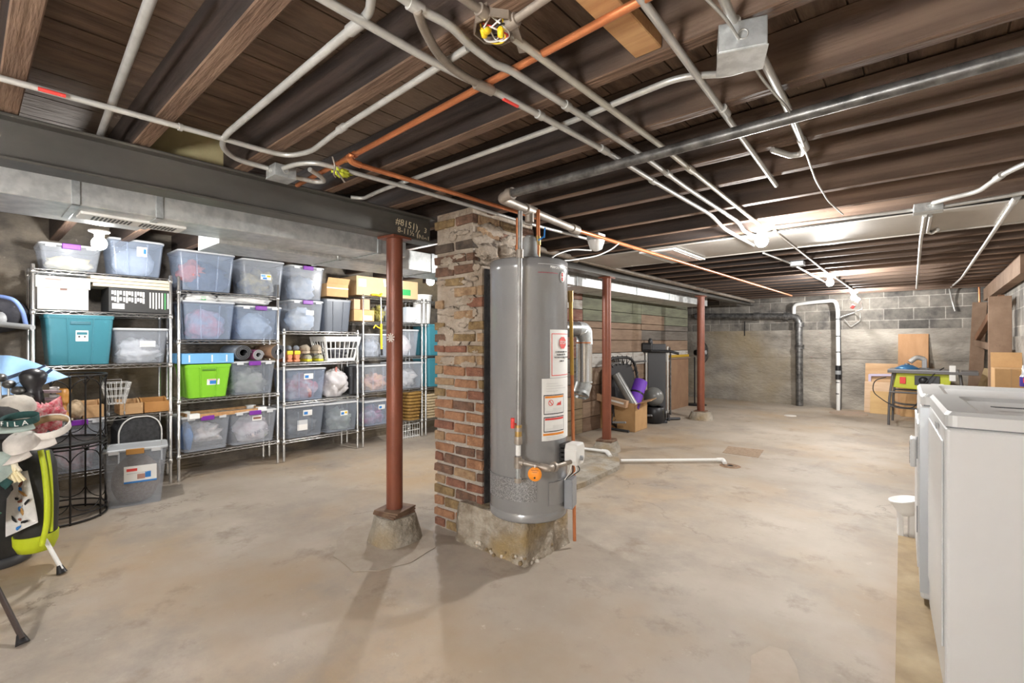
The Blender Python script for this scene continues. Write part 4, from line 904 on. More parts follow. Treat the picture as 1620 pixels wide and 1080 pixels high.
tb = heap('shopping_bag', 'white shopping bag lettered thank you in the lowest right bin of the second rack', 'contents', a, .06, 0, .85, .95, 1.15, cloth('bagwhite', (.76, .75, .76), (.60, .50, .52)), .3, 41, .02)
q = tb.location; text('lettering', 'THANK YOU', .045, facing((XF - .022, q.y + .02, q.z - .015), (1, 0, 0), roll=.25), mat('grey_print', (.2, .2, .25), .6), tb)
a = B('lower of the two stacked purple latched bins above the shoes, white tag', 459, 513, 475, S3[3] + e, P_clear, lid=P_lid, latch=M_purple, sticker=(.08, .6, .085, .05, ((-.4, .4, .0, .3, M_tint), (-.4, .4, -.3, -.15, M_tint))))
top3 = max((a.matrix_basis @ v.co).z for c in a.children for v in c.data.vertices)
heap('pale_linen', 'pale blue linen in the lower stacked purple latched bin above the shoes', 'contents', a, 0, 0, .93, .9, 1.5, cloth('linen', (.36, .45, .58), (.55, .58, .60)), .3, 44)
a = B('upper of the two stacked purple latched bins, nearest the duct', 459, 514, 421, S3[3] + e + (ax(486, 475, XF).z - S3[3]) + .004, P_clear, lid=P_lid, latch=M_purple)
heap('grey_linen', 'grey blue bedding in the upper stacked purple latched bin', 'contents', a, 0, 0, .93, .9, 1.45, cloth('bedding', (.24, .30, .40), (.48, .50, .52)), .35, 47)
bd_ = B('dark grey lidded tote beside the stacked purple latched bins', 513, 557, 473, S3[3] + e, mat('slate_plastic', (.10, .115, .14), .4), lid=mat('slate_lid', (.085, .09, .10), .4), ribs=1)
a = B('clear bin with a blue sticker, a red item and white cloth inside, below the shoes', 452, 517, 582, S3[1] + e, P_blue, lid=P_lid, ribs=1, sticker=(.05, .74, .10, .06, (W2,)))
heap('white_clothes', 'white and red cloth in the clear bin below the shoes', 'contents', a, 0, 0, .9, .88, .9, cloth('whitered', (.60, .60, .62), (.45, .12, .14)), .5, 50, .02)
a = B('clear bin with blue sticker and paper note, lowest shelf of the shoe rack', 451, 515, 641, S3[0] + e, P_smoke, lid=P_lid, ribs=1, sticker=(.05, .76, .10, .06, (W2,)))
MB().box(0, .002, -.055, .055, -.055, .055).build('paper_note', M_paper, a).location = (.163, -.03, .13)
heap('dark_goods', 'dark grey things in the bin with the paper note', 'contents', a, 0, 0, .9, .85, 1.2, cloth('darkgrey', (.16, .18, .20), (.30, .30, .28)), .4, 53)
a = B('grey blue bin with a bent white lid, lowest shelf right of the paper note bin', 514, 569, 636, S3[0] + e, P_smoke, lid=P_lid, sticker=(.05, .62, .09, .055, ((-.4, 0, -.3, .2, M_blue), (.1, .4, -.1, .3, M_yellow))))
heap('green_goods', 'pale green things in the bin with the bent white lid', 'contents', a, .1, 0, .8, .85, .8, cloth('sage', (.34, .42, .34), (.5, .52, .5)), .5, 56)
a = B('clear bin with grey lid behind the yellow crowbar', 577, 619, 528, S4[2] + e, P_clear, lid=P_lid, ribs=1)
heap('boxed_goods', 'grey and white packets in the bin behind the yellow crowbar', 'contents', a, 0, 0, .9, .85, 1.4, cloth('packet', (.50, .52, .55), (.25, .28, .33)), .4, 60)
a = B('clear bin of pale pink fabric just right of the near rusty column', 626, 664, 521, S4[2] + e, P_clear, lid=P_lid, ribs=0)
heap('pale_pink_fabric', 'pale pink fabric in the bin right of the near rusty column', 'contents', a, 0, 0, .93, .9, 1.6, cloth('palepink', (.70, .58, .58), (.74, .70, .66)), .2, 62)
a = B('clear bin of orange and pink toys left of the near rusty column', 576, 621, 577, S4[1] + e, P_clear, lid=P_lid, ribs=1)
heap('toys', 'orange and pink soft toys in the bin left of the near rusty column', 'contents', a, .1, 0, .85, .88, 1.1, cloth('toys', (.60, .36, .18), (.58, .32, .30)), .7, 64)
a = B('clear bin of white cloth right of the near rusty column, second shelf from the bottom', 626, 672, 573, S4[1] + e, P_clear, lid=P_lid)
heap('white_cloth', 'white crumpled cloth in the bin second from the bottom right of the rusty column', 'contents', a, 0, 0, .92, .9, 1.4, cloth('whitecloth', (.66, .63, .58), (.45, .45, .45)), .5, 66)
a = B('clear bin of magenta clothes with a blue sticker, lowest shelf left of the rusty column', 576, 621, 633, S4[0] + e, P_blue, lid=P_lid, ribs=1, sticker=(.12, .72, .09, .055, (W2,)))
heap('magenta_clothes', 'magenta and white clothes in the lowest bin left of the rusty column', 'contents', a, 0, 0, .9, .88, 1.2, cloth('magenta', (.48, .10, .22), (.55, .55, .58)), .5, 68)
for z0, yt, lab in ((S4[2], 513, 'upper of two teal totes beside the brick chimney'), (S4[1], 566, 'lower of two teal totes beside the brick chimney')):
    B(lab, 677, 720, yt, z0 + e, M_teal, lid=M_teal, recess=mat('teal_shadow', (.03, .13, .17), .5))

# ------------------------------------------------------------------ boxes and loose things on the racks
def fbox(name, label, cat, x0, x1, yt, z0, m, d=.34, xf=XF + .005, bevel=.002, group=None, h=None):
    loc, w, d, hh = bpx(x0, x1, yt, z0, xf, d); h = h or hh; t = thing(name, label, cat, loc, 0, group)
    MB().box(-d / 2, d / 2, -w / 2, w / 2, 0, h).build('body', m, t, bevel); t['wh'] = 0; del t['wh']; return t, w, d, h
t, w_, d_, h_ = fbox('file_box', 'white cardboard file box with lid above the teal tote', 'box', 59, 140, 455, S1[3] + e, mat('white_card', (.62, .61, .585), .8))
MB().box(-d_ / 2 - .004, d_ / 2 + .010, -w_ / 2 - .010, w_ / 2 + .010, h_ - .005, h_ + .085).build('lid', mat('white_card', (.7, .69, .66), .8), t, .002)
MB().box(d_ / 2 + .009, d_ / 2 + .011, -w_ * .36, -w_ * .05, h_ + .055, h_ + .065).build('red_lettering', mat('faded_red', (.62, .25, .22), .7), t)
MB().box(d_ / 2, d_ / 2 + .002, -.02, .02, h_ - .02, h_ - .004).build('hand_hole', mat('hole_brown', (.2, .12, .1), .8), t)
t, w_, d_, h_ = fbox('printed_box', 'black printed box with white lettering and a green stripe on the far left rack', 'box', 172, 270, 457, S1[3] + e, mat('black_card', (.035, .035, .035), .6))
for k in range(6):
    y = -w_ * .46 + (k % 3) * w_ * .18; z = h_ * (.78 if k < 3 else .52)
    pb5 = MB()
    for q_ in range(4): pb5.box(d_ / 2, d_ / 2 + .001, y + .018 * q_, y + .018 * q_ + .013, z - .012 - .008 * ((q_ + k) % 3), z + .018)
    pb5.build('white_print', M_paper, t)
MB().box(d_ / 2, d_ / 2 + .001, -w_ * .45, -w_ * .26, h_ * .12, h_ * .34).build('barcode_panel', M_paper, t)
for k in range(7):
    MB().box(d_ / 2, d_ / 2 + .001, w_ * (.14 + k * .05), w_ * (.165 + k * .05), h_ * (.2 - .02 * (k % 3)), h_ * .88).build('print_column', mat('green_print', (.08, .35, .12), .6) if k == 5 else M_tint, t)
pz = t.location.z + h_ + .002
for k in range(3):
    a0, a1 = ax(143 + (k == 0) * 4, 440, XF), ax(270 - k, 445, XF)
    o = MB().box(XF - .30, XF + .004, a0.y, a1.y, pz, pz + .026).build('cream_board', mat('cream_paint', (.70, .62, .48), .6, 0, (.62, .54, .40), 6), None, .002); pz += .029
    tag(o, ('lowest', 'middle', 'topmost')[k] + ' of three cream boards lying on the black printed box', 'board', 'cream boards')
t, w_, d_, h_ = fbox('blue_box', 'flat light blue cardboard box on the lime green tote', 'box', 288, 370, 559, ax(330, 574.5, XF).z, mat('light_blue_card', (.16, .42, .72), .6), xf=XF + .01)
for y in (-.38, .05, .34): MB().box(d_ / 2, d_ / 2 + .001, w_ * y, w_ * (y + .025), h_ * .15, h_ * .85).build('white_print', M_paper, t)
def roll(label, x, y, ztop, r, mo, mi_, loops, L_=.44):
    c = ax(x, y, XF + .01); t = thing('rolled_mat', label, 'mat', (c.x, c.y, ztop + r), 0, 'rolled exercise mats'); s = MB(); turns = loops; pts = []
    n = 40 * turns
    ring0 = []
    for k in range(n + 1):
        a = 2 * math.pi * k / 40; rr_ = r * (1 - .55 * k / n); ring0.append((rr_ * math.cos(a), rr_ * math.sin(a)))
    thk = r * .55 / turns * .75
    vs = []; fs = []
    for (py, pz_) in ring0:
        l = math.hypot(py, pz_); q = (l - thk) / l
        for x_ in (0, -L_): vs += [(x_, py, pz_), (x_, py * q, pz_ * q)]
    for k in range(n):
        b_ = 4 * k; c_ = b_ + 4; fs += [(b_, c_, c_ + 1, b_ + 1), (b_ + 2, b_ + 3, c_ + 3, c_ + 2), (b_, b_ + 2, c_ + 2, c_), (b_ + 1, c_ + 1, c_ + 3, b_ + 3)]
    s.add(vs, [f for i, f in enumerate(fs) if i % 4 == 2], 0, True); s.add(vs, [f for i, f in enumerate(fs) if i % 4 != 2], 1, False); s.build('roll', [mo, mi_ or M_char], t)
    return t
zt = ax(400, 571, XF).z + .004
roll('grey and black rolled mat, leftmost of three on the purple latched bin', 385, 556, zt, .078, mat('mat_grey', (.24, .26, .29), .7), None, 3)
roll('small pink and grey rolled mat between two larger ones', 409, 558, zt, .055, mat('mat_pink', (.42, .13, .25), .7), mat('mat_end_grey', (.30, .31, .32), .7), 3)
roll('tan and black rolled mat at the right end of the second rack', 441, 556, zt, .080, mat('mat_tan', (.45, .29, .17), .7), None, 4)
fr = thing('picture_frame', 'light wooden frame with white corner guards lying on the lowest bins', 'frame', (-5.2, ax(362, 650, XF).y, ax(360, 659, XF).z + .02), .05)
for a, b_ in (((.13, -.33, .016), (.13, .33, .016)), ((-.13, -.33, .016), (-.13, .33, .016)), ((-.13, -.33, .016), (.13, -.33, .016)), ((-.13, .33, .016), (.13, .33, .016))):
    MB().bar(a, b_, .022, .034).build('rail', M_pine, fr, .003)
for sx in (-1, 1):
    for sy in (-1, 1): MB().cbox((sx * .12, sy * .30, .018), (.06, .085, .044)).build('corner_guard', M_paper, fr, .003)
for k, (x0, x1, nm) in enumerate(((292, 352, 'left'), (352, 436, 'right'))):
    a, b_ = ax(x0, 470, XF), ax(x1, 470, XF); zb = ax((x0 + x1) / 2, 479.5 + 2 * k, XF).z + .01
    o = MB().ball((0, 0, 0), (.15, (b_.y - a.y) / 2, .055), 0, 14, .35, 3 + k, zmin=-.035).build('plastic_bag', cloth('carrier', (.68, .68, .66), (.50, .50, .50)))
    o.location = (XF - .16, (a.y + b_.y) / 2, zb + .036); tag(o, 'flat white plastic bag lying on the second shelf bins, ' + nm + ' one', 'bag')
MB().box(0, .002, -.02, .02, -.015, .015).build('green_print', mat('green_print', (.08, .35, .12), .6), [o for o in COL.objects if o.name == 'plastic_bag'][0]).location = (.148, .0, .0)
# trash bag
a, b_ = ax(516, 600, XF), ax(558, 600, XF)
o = MB().ball((0, 0, 0), (.15, (b_.y - a.y) / 2, .16), 0, 18, .35, 9, zmin=-.145, freq=1.8).build('trash_bag', cloth('trashbag', (.66, .64, .64), (.50, .48, .50))); o.location = (XF - .15, (a.y + b_.y) / 2, S3[1] + .152)
MB().tube([(.10, -.02, .09), (.07, .0, .15), (.02, .03, .18)], .012, 8).build('red_tie', mat('faded_red', (.62, .25, .22), .7), o); tag(o, 'stuffed white trash bag on the shoe rack below the laundry basket', 'bag')
B('small dark grey bin behind the white trash bag', 553, 569, 578, S3[1] + e, M_char, d=.16, xf=XF - .16)
# laundry basket
a, b_ = ax(512, 545, XF), ax(569, 545, XF); w_ = b_.y - a.y; zt_ = ax(540, 533, XF).z
t = thing('laundry_basket', 'white plastic laundry basket with slotted sides', 'basket', (XF - .15, (a.y + b_.y) / 2, S3[2] + e)); hb = zt_ - S3[2] - e
bs = MB(); W0, D0, W1, D1 = w_ * .74, .24, w_ * .97, .33
def qp(u, v, k):  # point on basket wall: side k, u in -1..1, height v 0..1
    w = (W0 + (W1 - W0) * v) / 2; d = (D0 + (D1 - D0) * v) / 2
    return {0: (d, u * w, v * hb), 1: (-d, u * w, v * hb), 2: (u * d, w, v * hb), 3: (u * d, -w, v * hb)}[k]
for k in range(4):
    n = 7 if k < 2 else 5
    for i in range(n + 1): bs.bar(qp(-1 + 2 * i / n, 0, k), qp(-1 + 2 * i / n, 1, k), .007 if 0 < i < n else .03, .004, 0, (1, 0, 0) if k < 2 else (0, 1, 0))
    for v, h_ in ((.04, .03), (.5, .010), (.9, .05)): bs.bar(qp(-1, v, k), qp(1, v, k), .005, h_)
bs.box(-D0 / 2, D0 / 2, -W0 / 2, W0 / 2, 0, .006); bs.build('lattice', M_white, t)
rm = MB()
for k in range(4): rm.bar(qp(-1.03, 1, k), qp(1.03, 1, k), .018, .012)
rm.build('rim', M_white, t, .003)
o = MB().ball((0, 0, 0), (.10, .13, .07), 0, 12, .5, 5, zmin=-.06).build('dark_laundry', cloth('black', (.03, .03, .035), (.12, .12, .14))); o.location = t.location + Vector((0, 0, .07)); tag(o, 'dark clothes inside the white laundry basket', 'clothes')
# shoes
def shoe(label, x, y, zb, L_, w, hgt, mu, ms, rot=0.0, toe_up=False):
    c = ax(x, y, XF - .02); t = thing('shoe', label, 'shoe', (c.x, c.y, zb), rot, 'shoes on the rack')
    def ring(xx, ww, z0, z1, n=14): return [(xx, ww * math.cos(2 * math.pi * k / n), (z0 + z1) / 2 + (z1 - z0) / 2 * math.sin(2 * math.pi * k / n)) for k in range(n)]
    MB().loft([ring(0, w * .28, .02, hgt * .8), ring(-.03, w * .40, .018, hgt), ring(-L_ * .35, w * .40, .018, hgt * .9), ring(-L_ * .62, w * .46, .016, hgt * .55), ring(-L_ * .88, w * .42, .016, hgt * .38), ring(-L_, w * .15, .018, hgt * .2)]).build('upper', mu, t)
    ol = [(-.0, w * .30), (-.05, w * .40), (-L_ * .4, w * .36), (-L_ * .7, w * .48), (-L_ * .92, w * .40), (-L_ * 1.01, 0)]; poly = ol + [(x_, -y_) for x_, y_ in ol[::-1]][1:] + []
    MB().prism(poly[::-1], 0, .026).build('sole', ms, t, .004)
    return t
M_suede = mat('beige_suede', (.42, .36, .28), .9, 0, (.34, .28, .21), 20); M_hi = mat('hi_vis_yellow', (.62, .58, .03), .6); M_or = mat('orange_rubber', (.62, .24, .12), .6)
zs_ = S3[2] + e
for k, (x, lab) in enumerate(((459, 'left'), (471, 'right'))):
    s_ = shoe('yellow and orange running shoe at left end of the shelf, ' + lab + ' of the pair', x, 560, zs_, .27, .085, .13, M_or, M_or)
    MB().box(-.012, .004, -.032, .032, .075, .118).build('heel_counter', M_hi, s_, .01); MB().ball((-.04, 0, .145), (.045, .03, .03), 0, 8).build('collar', mat('shoe_grey', (.2, .22, .25), .8), s_)
for k, (x, lab) in enumerate(((490, 'left'), (508, 'right'))):
    s_ = shoe('grey running shoe with yellow sole beside the laundry basket, ' + lab + ' of the pair', x, 562, zs_, .27, .09, .075, mat('shoe_pale', (.36, .37, .36), .8, 0, (.5, .5, .25), 14), M_hi)
for k, (x, dy) in enumerate(((488, 0), (506, .0))):
    o = shoe('beige suede ankle boot lying on the grey running shoes, ' + ('left' if k == 0 else 'right') + ' of the pair', x, 545, zs_ + .085, .25, .085, .10, M_suede, mat('boot_sole', (.5, .42, .32), .8), .35 - .1 * k)
# boxes over the dark tote and on the fourth rack
t, w_, d_, h_ = fbox('cardboard_box', 'half open small cardboard box on the dark grey tote', 'box', 517, 551, 449, ax(535, 470, XF).z + .004, M_card, .28)
MB().bar((d_ / 2 + .02, -w_ / 2, h_ + .03), (d_ / 2 + .02, w_ / 2, h_ + .03), .004, .07, 0, (.5, 0, 1)).build('flap', M_card, t)
MB().box(d_ / 2, d_ / 2 + .002, -w_ / 2, w_ / 2, h_ * .62, h_ * .70).build('tape', M_paper, t)
t, w_, d_, h_ = fbox('cardboard_box', 'big cardboard box with a green label, on top behind the near column', 'box', 564, 661, 441, S4[4] + e, mat('pale_cardboard', (.58, .42, .24), .8, 0, (.53, .37, .20), 5), .36)
MB().box(d_ / 2, d_ / 2 + .002, w_ * .19, w_ * .37, h_ * .18, h_ * .52).build('green_label', mat('green_label', (.04, .36, .11), .6), t)
MB().box(d_ / 2, d_ / 2 + .002, -w_ * .47, -w_ * .36, h_ * .45, h_ * .85).build('white_label', M_paper, t)
MB().bar((d_ / 2 + .004, -w_ * .08, h_ * .95), (d_ / 2 + .006, -w_ * .06, h_ * .55), .003, .03, 0, (0, 1, 0)).build('tape_end', M_paper, t)
t, w_, d_, h_ = fbox('cardboard_box', 'small cardboard box with white label left on the fourth rack', 'box', 560, 592, 490, S4[3] + e, M_card, .25); MB().box(d_ / 2, d_ / 2 + .001, w_ * .0, w_ * .4, .01, h_ * .5).build('white_label', M_paper, t)
zz = t.location.z + h_ + .002
for k, (x0, x1) in enumerate(((560, 570), (573, 585))):
    t, *_ = fbox('cardboard_box', ('narrow upright box on the small labelled box, left' if k == 0 else 'narrow upright box on the small labelled box, right'), 'box', x0, x1, 473, zz, mat('tan_card', (.50, .32, .20), .8), .12)
for k, (x, lab) in enumerate(((597, 'grey and yellow bag of tools left of the near column on the fourth rack'), (611, 'silver grey bag just left of the near column on the fourth rack'))):
    c = ax(x, 498, XF - .1); o = MB().ball((0, 0, 0), (.10, .065, .095), 0, 12, .6, 70 + k, zmin=-.09).build('bag', cloth('grip' + str(k), (.10, .10, .10) if k == 0 else (.35, .36, .38), (.45, .40, .06) if k == 0 else (.15, .15, .16))); o.location = (c.x, c.y, S4[3] + .096); tag(o, lab, 'bag')
c = ax(649, 495, XF - .02); t = thing('packet', 'pale blue and white packet right of the near column, under the green labelled box', 'packet', (c.x, c.y, S4[3] + e))
MB().cbox((0, 0, .10), (.10, .17, .20)).build('pack', mat('packet_blue', (.52, .60, .68), .5, 0, (.70, .72, .74), 5), t, .012); MB().ball((.052, .0, .05), (.012, .055, .04), 0, 10, .3, 4).build('swirl_print', M_paper, t)
c = ax(640, 505, XF - .08); B('flat black tray under the packet on the fourth rack', 577, 660, 511, S4[2] + .30, M_black, d=.34, xf=XF - .01) if False else None
t = thing('waste_bin', 'tall white hamper on the last rack beside the brick chimney', 'hamper', (XF - .14, ax(678, 490, XF).y, S4[3] + e))
zt_ = ax(675, 466, XF).z - S4[3]
MB().lathe([(.105, 0), (.13, zt_ - .02), (.125, zt_ - .02), (.10, .005), (0, .005)], 24).build('body', M_white, t); MB().lathe([(.128, zt_ - .02), (.142, zt_ - .015), (.142, zt_), (.126, zt_)], 24).build('rim', M_white, t)
# wicker baskets
def wicker(label, x0, x1, yt, z0, m, xf=XF):
    loc, w, d, h = bpx(x0, x1, yt, z0, xf, .26); t = thing('wicker_basket', label, 'basket', loc, 0, 'wicker baskets'); s = MB()
    n = 9
    for j in range(n):
        v = j / (n - 1); ww, dd = w * (.8 + .2 * v), d * (.8 + .2 * v); ring = rr(ww, dd, .04, h * v, 6); pts = []
        for i, p in enumerate(ring + ring[:1]): k = 1 + .012 * (1 if (i + j) % 2 else -1); pts.append((p[0] * k, p[1] * k, p[2]))
        s.tube(pts, h / n * .56, 6)
    s.loft([rr(w * .78, d * .78, .04, 0, 6), rr(w * .95, d * .95, .04, h * .97, 6)], 0, True, True, False); s.build('weave', m, t)
    MB().tube([(p[0], p[1], h) for p in rr(w * 1.01, d * 1.01, .04, 0, 6) + rr(w * 1.01, d * 1.01, .04, 0, 6)[:1]], .011, 8).build('rim', m, t); return t
wicker('ochre wicker basket on the lowest shelf right of the near column', 648, 667, 622, S4[0] + e, mat('ochre_wicker', (.33, .19, .04), .8, 0, (.2, .11, .03), 30))
wicker('pale wicker basket on the lowest shelf beside the brick chimney', 675, 700, 624, S4[0] + e, mat('pale_wicker', (.50, .40, .25), .8, 0, (.36, .27, .16), 30))
# yellow crowbar hung on the rack
t = thing('crowbar', 'yellow handled tool with a hook hanging from the fourth rack', 'tool', tuple(ax(601, 560, XF + .03)))
P = lambda x, y: ax(x, y, XF + .035)
MB().tube([P(603, 512), P(603.5, 552)], .014, 10).build('handle', M_yellow, t, world=True); MB().tube([P(603.5, 551), P(604, 562)], .013, 10).build('black_tip', M_black, t, world=True)
MB().tube([P(603, 520), P(597, 517), P(594, 514), P(591, 519)], .008, 8, 0, .01).build('hook', M_yellow, t, world=True)
MB().tube([P(602.5, 470), P(603, 513)], .007, 8).build('shaft', M_emt, t, world=True)
MB().tube([P(588, 466), P(596, 466), P(602, 468), P(604, 464)], .012, 8, 0, .02).build('yellow_grip', M_yellow, t, world=True)
# dark trays at the back of the fourth rack, stool frame under it
o = MB().box(XB + .02, XF - .03, ax(575, 516, XF).y, ax(660, 516, XF).y, S4[2] + .235, S4[2] + .31)
fr2 = thing('wire_basket', 'white wire basket on the floor under the fourth rack', 'basket', (XF - .16, ax(652, 680, XF).y, .0))
wb_ = MB()
for sx in (-.12, .12):
    for z in (.02, .10, .18): wb_.tube([(sx, -.15, z), (sx, .15, z)], .004, 6)
    for k in range(9): wb_.tube([(sx, -.15 + k * .0375, .02), (sx, -.15 + k * .0375, .18)], .003, 6)
for sy in (-.15, .15):
    for z in (.02, .10, .18): wb_.tube([(-.12, sy, z), (.12, sy, z)], .004, 6)
for k in range(9): wb_.tube([(-.12, -.15 + k * .0375, .006), (.12, -.15 + k * .0375, .006)], .006, 6)
wb_.build('wires', M_white, fr2)
# ================================================================== things on the floor near the heater
def slab(name, label, cat, pts, h, m, wob=.012):
    P_ = [az(x, y) for x, y in pts]; out = []
    for i in range(len(P_)):
        a, b_ = P_[i], P_[(i + 1) % len(P_)]
        for k in range(6):
            q = a.lerp(b_, k / 6); out.append((q.x + wob * noise.noise(q * 9), q.y + wob * noise.noise(q * 9 + Vector((5, 5, 5)))))
    if sum(out[i][0] * out[(i + 1) % len(out)][1] - out[(i + 1) % len(out)][0] * out[i][1] for i in range(len(out))) < 0: out = out[::-1]
    return tag(MB().prism(out, 0.0005, h).build(name, m), label, cat)
M_patch = mat('patched_concrete', (.34, .28, .215), .8, 0, (.43, .37, .305), 5, bump=.3)
slab('floor_patch', 'cracked round concrete patch around the near column footing', 'concrete patch', ((533, 852), (528, 880), (560, 904), (600, 903), (650, 890), (689, 866), (684, 842), (650, 826), (590, 826), (552, 834)), .004, M_patch)
slab('concrete_ledge', 'low rough concrete ledge in the floor right of the water heater', 'concrete ledge', ((880, 785), (925, 770), (958, 754), (981, 742), (978, 724), (945, 712), (900, 716), (870, 735)), .045, M_conc)
slab('floor_recess', 'rough brown square of gravelly concrete let into the floor', 'floor patch', ((1143, 716), (1200, 724), (1208, 712), (1152, 706)), .004, mat('gravel_concrete', (.26, .18, .12), .95, 0, (.40, .30, .21), 30, bump=.6), .004)
slab('floor_patch', 'pale smooth patch in the floor at the bottom right', 'concrete patch', ((1190, 1040), (1215, 1022), (1245, 1030), (1262, 1060), (1275, 1100), (1180, 1110)), .003, mat('pale_patch', (.50, .43, .35), .75, 0, (.42, .34, .26), 6))
dr = thing('floor_drain', 'round open drain hole with rusty rim where the white floor pipe ends', 'drain', tuple(az(1155, 737)))
MB().lathe([(.03, .006), (.085, .006), (.10, .001)], 24).build('rim', mat('rusty_ring', (.20, .11, .06), .8, 0, (.3, .2, .12), 12), dr)
MB().lathe([(0, .004), (.065, .004), (.065, .007), (.06, .007)], 20).build('hole', M_black, dr)
fp = pipe('floor_pipe', 'long white PVC pipe lying on the floor up to the drain hole', 'pipe', [az(982, 733) + Vector((0, 0, .03)), az(1143, 731.5) + Vector((0, 0, .03)), az(1147, 735) + Vector((0, 0, .012))], M_white, .016, .03)
MB().tube([az(1134, 731.5) + Vector((0, 0, .03)), az(1144, 731.5) + Vector((0, 0, .03)), az(1147, 735) + Vector((0, 0, .014))], .021, 10, 0, .02).build('elbow', M_white, fp, world=True)
fp = pipe('floor_pipe', 'short white PVC pipe with elbow before the second column footing', 'pipe', [az(905, 717) + Vector((0, 0, .07)), az(958, 724) + Vector((0, 0, .07)), az(966, 729) + Vector((0, 0, .045))], M_white, .016, .03)
MB().tube([az(952, 723.2) + Vector((0, 0, .07)), az(961, 724.4) + Vector((0, 0, .07)), az(966, 729) + Vector((0, 0, .046))], .021, 10, 0, .02).build('elbow', M_white, fp, world=True)
# flue elbow hanging behind the heater
dv = thing('vent_duct', 'shiny silver vent duct with elbow hanging right of the heater', 'duct', tuple(ad(922, 600, 3.6)))
A_, B_ = Vector((-2.09, 2.62, ad(905, 521, 3.4).z)), ad(914, 521, 3.6)
MB().tube([A_, B_], .058, 20).build('black_pipe', M_iron, dv, world=True)
MB().tube([B_ + Vector((0, 0, 0)), ad(924, 522, 3.62), ad(925, 545, 3.62)], .060, 20, 0, .09, bn=6).build('elbow', M_galv, dv, world=True)
MB().tube([ad(924, 540, 3.62), ad(924, 606, 3.62)], .0605, 20).build('straight_duct', mat('shiny_duct', (.72, .72, .72), .2, .85), dv, world=True)
for y in (541, 603): MB().tube([ad(924, y, 3.62), ad(924, y + 2, 3.62)], .063, 20).build('band', M_copper if y < 560 else M_galv, dv, world=True)
MB().tube([ad(924, 606, 3.62), ad(919, 622, 3.60)], .062, 20, cap=False).tube([ad(919, 621, 3.6), ad(918, 625, 3.59)], .066, 20, cap=False).build('end_collar', M_galv, dv, world=True)

# ================================================================== exercise corner
bx = thing('cardboard_box', 'open cardboard box of exercise gear on the floor behind the second column', 'box', (-3.36, 6.33, 0), .06)
W_, D_, Hh = .54, .44, .40
s = MB()
for x0, x1, y0, y1 in ((-W_ / 2, W_ / 2, -D_ / 2, -D_ / 2 + .006), (-W_ / 2, W_ / 2, D_ / 2 - .006, D_ / 2), (-W_ / 2, -W_ / 2 + .006, -D_ / 2, D_ / 2), (W_ / 2 - .006, W_ / 2, -D_ / 2, D_ / 2)): s.box(x0, x1, y0, y1, 0, Hh)
s.box(-W_ / 2, W_ / 2, -D_ / 2, D_ / 2, 0, .006).build('body', M_card, bx)
MB().bar((W_ / 2 - .003, 0, Hh - .002), (W_ / 2 + .17, .03, Hh + .045), D_ * .96, .005).build('flap', M_card, bx)
MB().bar((-W_ / 2 + .003, 0, Hh), (-W_ / 2 - .12, 0, Hh + .10), D_ * .96, .005).build('flap', M_card, bx)
o = MB().bar((.18, -D_ / 2 - .05, .385), (-.30, -D_ / 2 - .055, .47), .085, .10).build('flat_carton', mat('tan_card', (.50, .32, .20), .8), None, .003); o.data.transform(Matrix.Identity(4))
fc = thing('flat_carton', 'small brown carton with white lettering hanging over the front of the gear box', 'box', (-3.36, 6.33, 0), .06); o.parent = fc; o.name = 'carton_body'
MB().cbox((.05, -D_ / 2 - .0975, .415), (.20, .003, .025), 0, (0, .17, 0)).build('white_lettering', M_paper, fc)
rl = thing('foam_roller', 'grey tube of a foam roller leaning out of the gear box', 'roller', tuple(ad(1000, 630, 6.75)))
a, b_ = ad(1003, 642, 6.72), ad(974, 592, 6.85)
MB().tube([a, b_], .062, 20).build('tube', mat('roller_grey', (.17, .17, .165), .35, .2, (.26, .26, .25), 6), rl, world=True); MB().tube([b_.lerp(a, .03), b_ + (b_ - a) * .01], .052, 20).build('black_end', M_black, rl, world=True)
pm = thing('yoga_mat', 'bright purple rolled yoga mat with a black strap in the gear box', 'mat', tuple(ad(1010, 640, 6.9)))
a, b_ = ad(1000, 645, 6.78), ad(1014, 603, 6.95)
MB().tube([a, b_], .095, 24).build('roll', mat('purple_foam', (.13, .03, .42), .6, 0, (.17, .05, .5), 10), pm, world=True)
q0, q1 = a.lerp(b_, .50), a.lerp(b_, .56); MB().tube([q0, q1], .098, 24).build('strap', M_black, pm, world=True)
o = MB().ball((0, 0, 0), .15, 0, 18).build('exercise_ball', mat('ball_grey', (.16, .165, .16), .3)); o.location = ad(1034, 633, 7.45); o.location.z = .40
ob_ = o; tag(o, 'dark grey exercise ball beside the purple yoga mat', 'ball')
o = MB().lathe([(.13, 0), (.17, .03), (.17, .24), (.15, .255), (.12, .25)], 20).build('ball_crate', M_black); o.location = (ob_.location.x, ob_.location.y, 0); tag(o, 'black ring stand holding up the grey exercise ball', 'stand')
db = thing('dumbbell_set', 'black adjustable dumbbell with stacked plates beside the gear box', 'dumbbell', tuple(az(1036, 668)))
c = az(1036, 668); dx = Vector((.75, .66, 0))
MB().cbox((0, 0, .02), (.34, .17, .04), 0, (0, 0, .75)).build('cradle', M_char, db, .008)
for k in range(9):
    p = dx * (-.15 + k * .0375); M = facing(p + Vector((0, 0, .13)), dx); MB().lathe([(0, -.012), (.085, -.012), (.092, -.008), (.092, .008), (.085, .012), (0, .012)], 20, 0, M).build('plate', M_iron, db)
o = MB().tube([(-.28, 0, .025), (.28, 0, .025)], .022, 10).build('bar_weight', M_char); o.location = az(1050, 665); o.rotation_euler.z = .9; tag(o, 'short dark weight bar on the floor right of the dumbbell', 'weight bar')
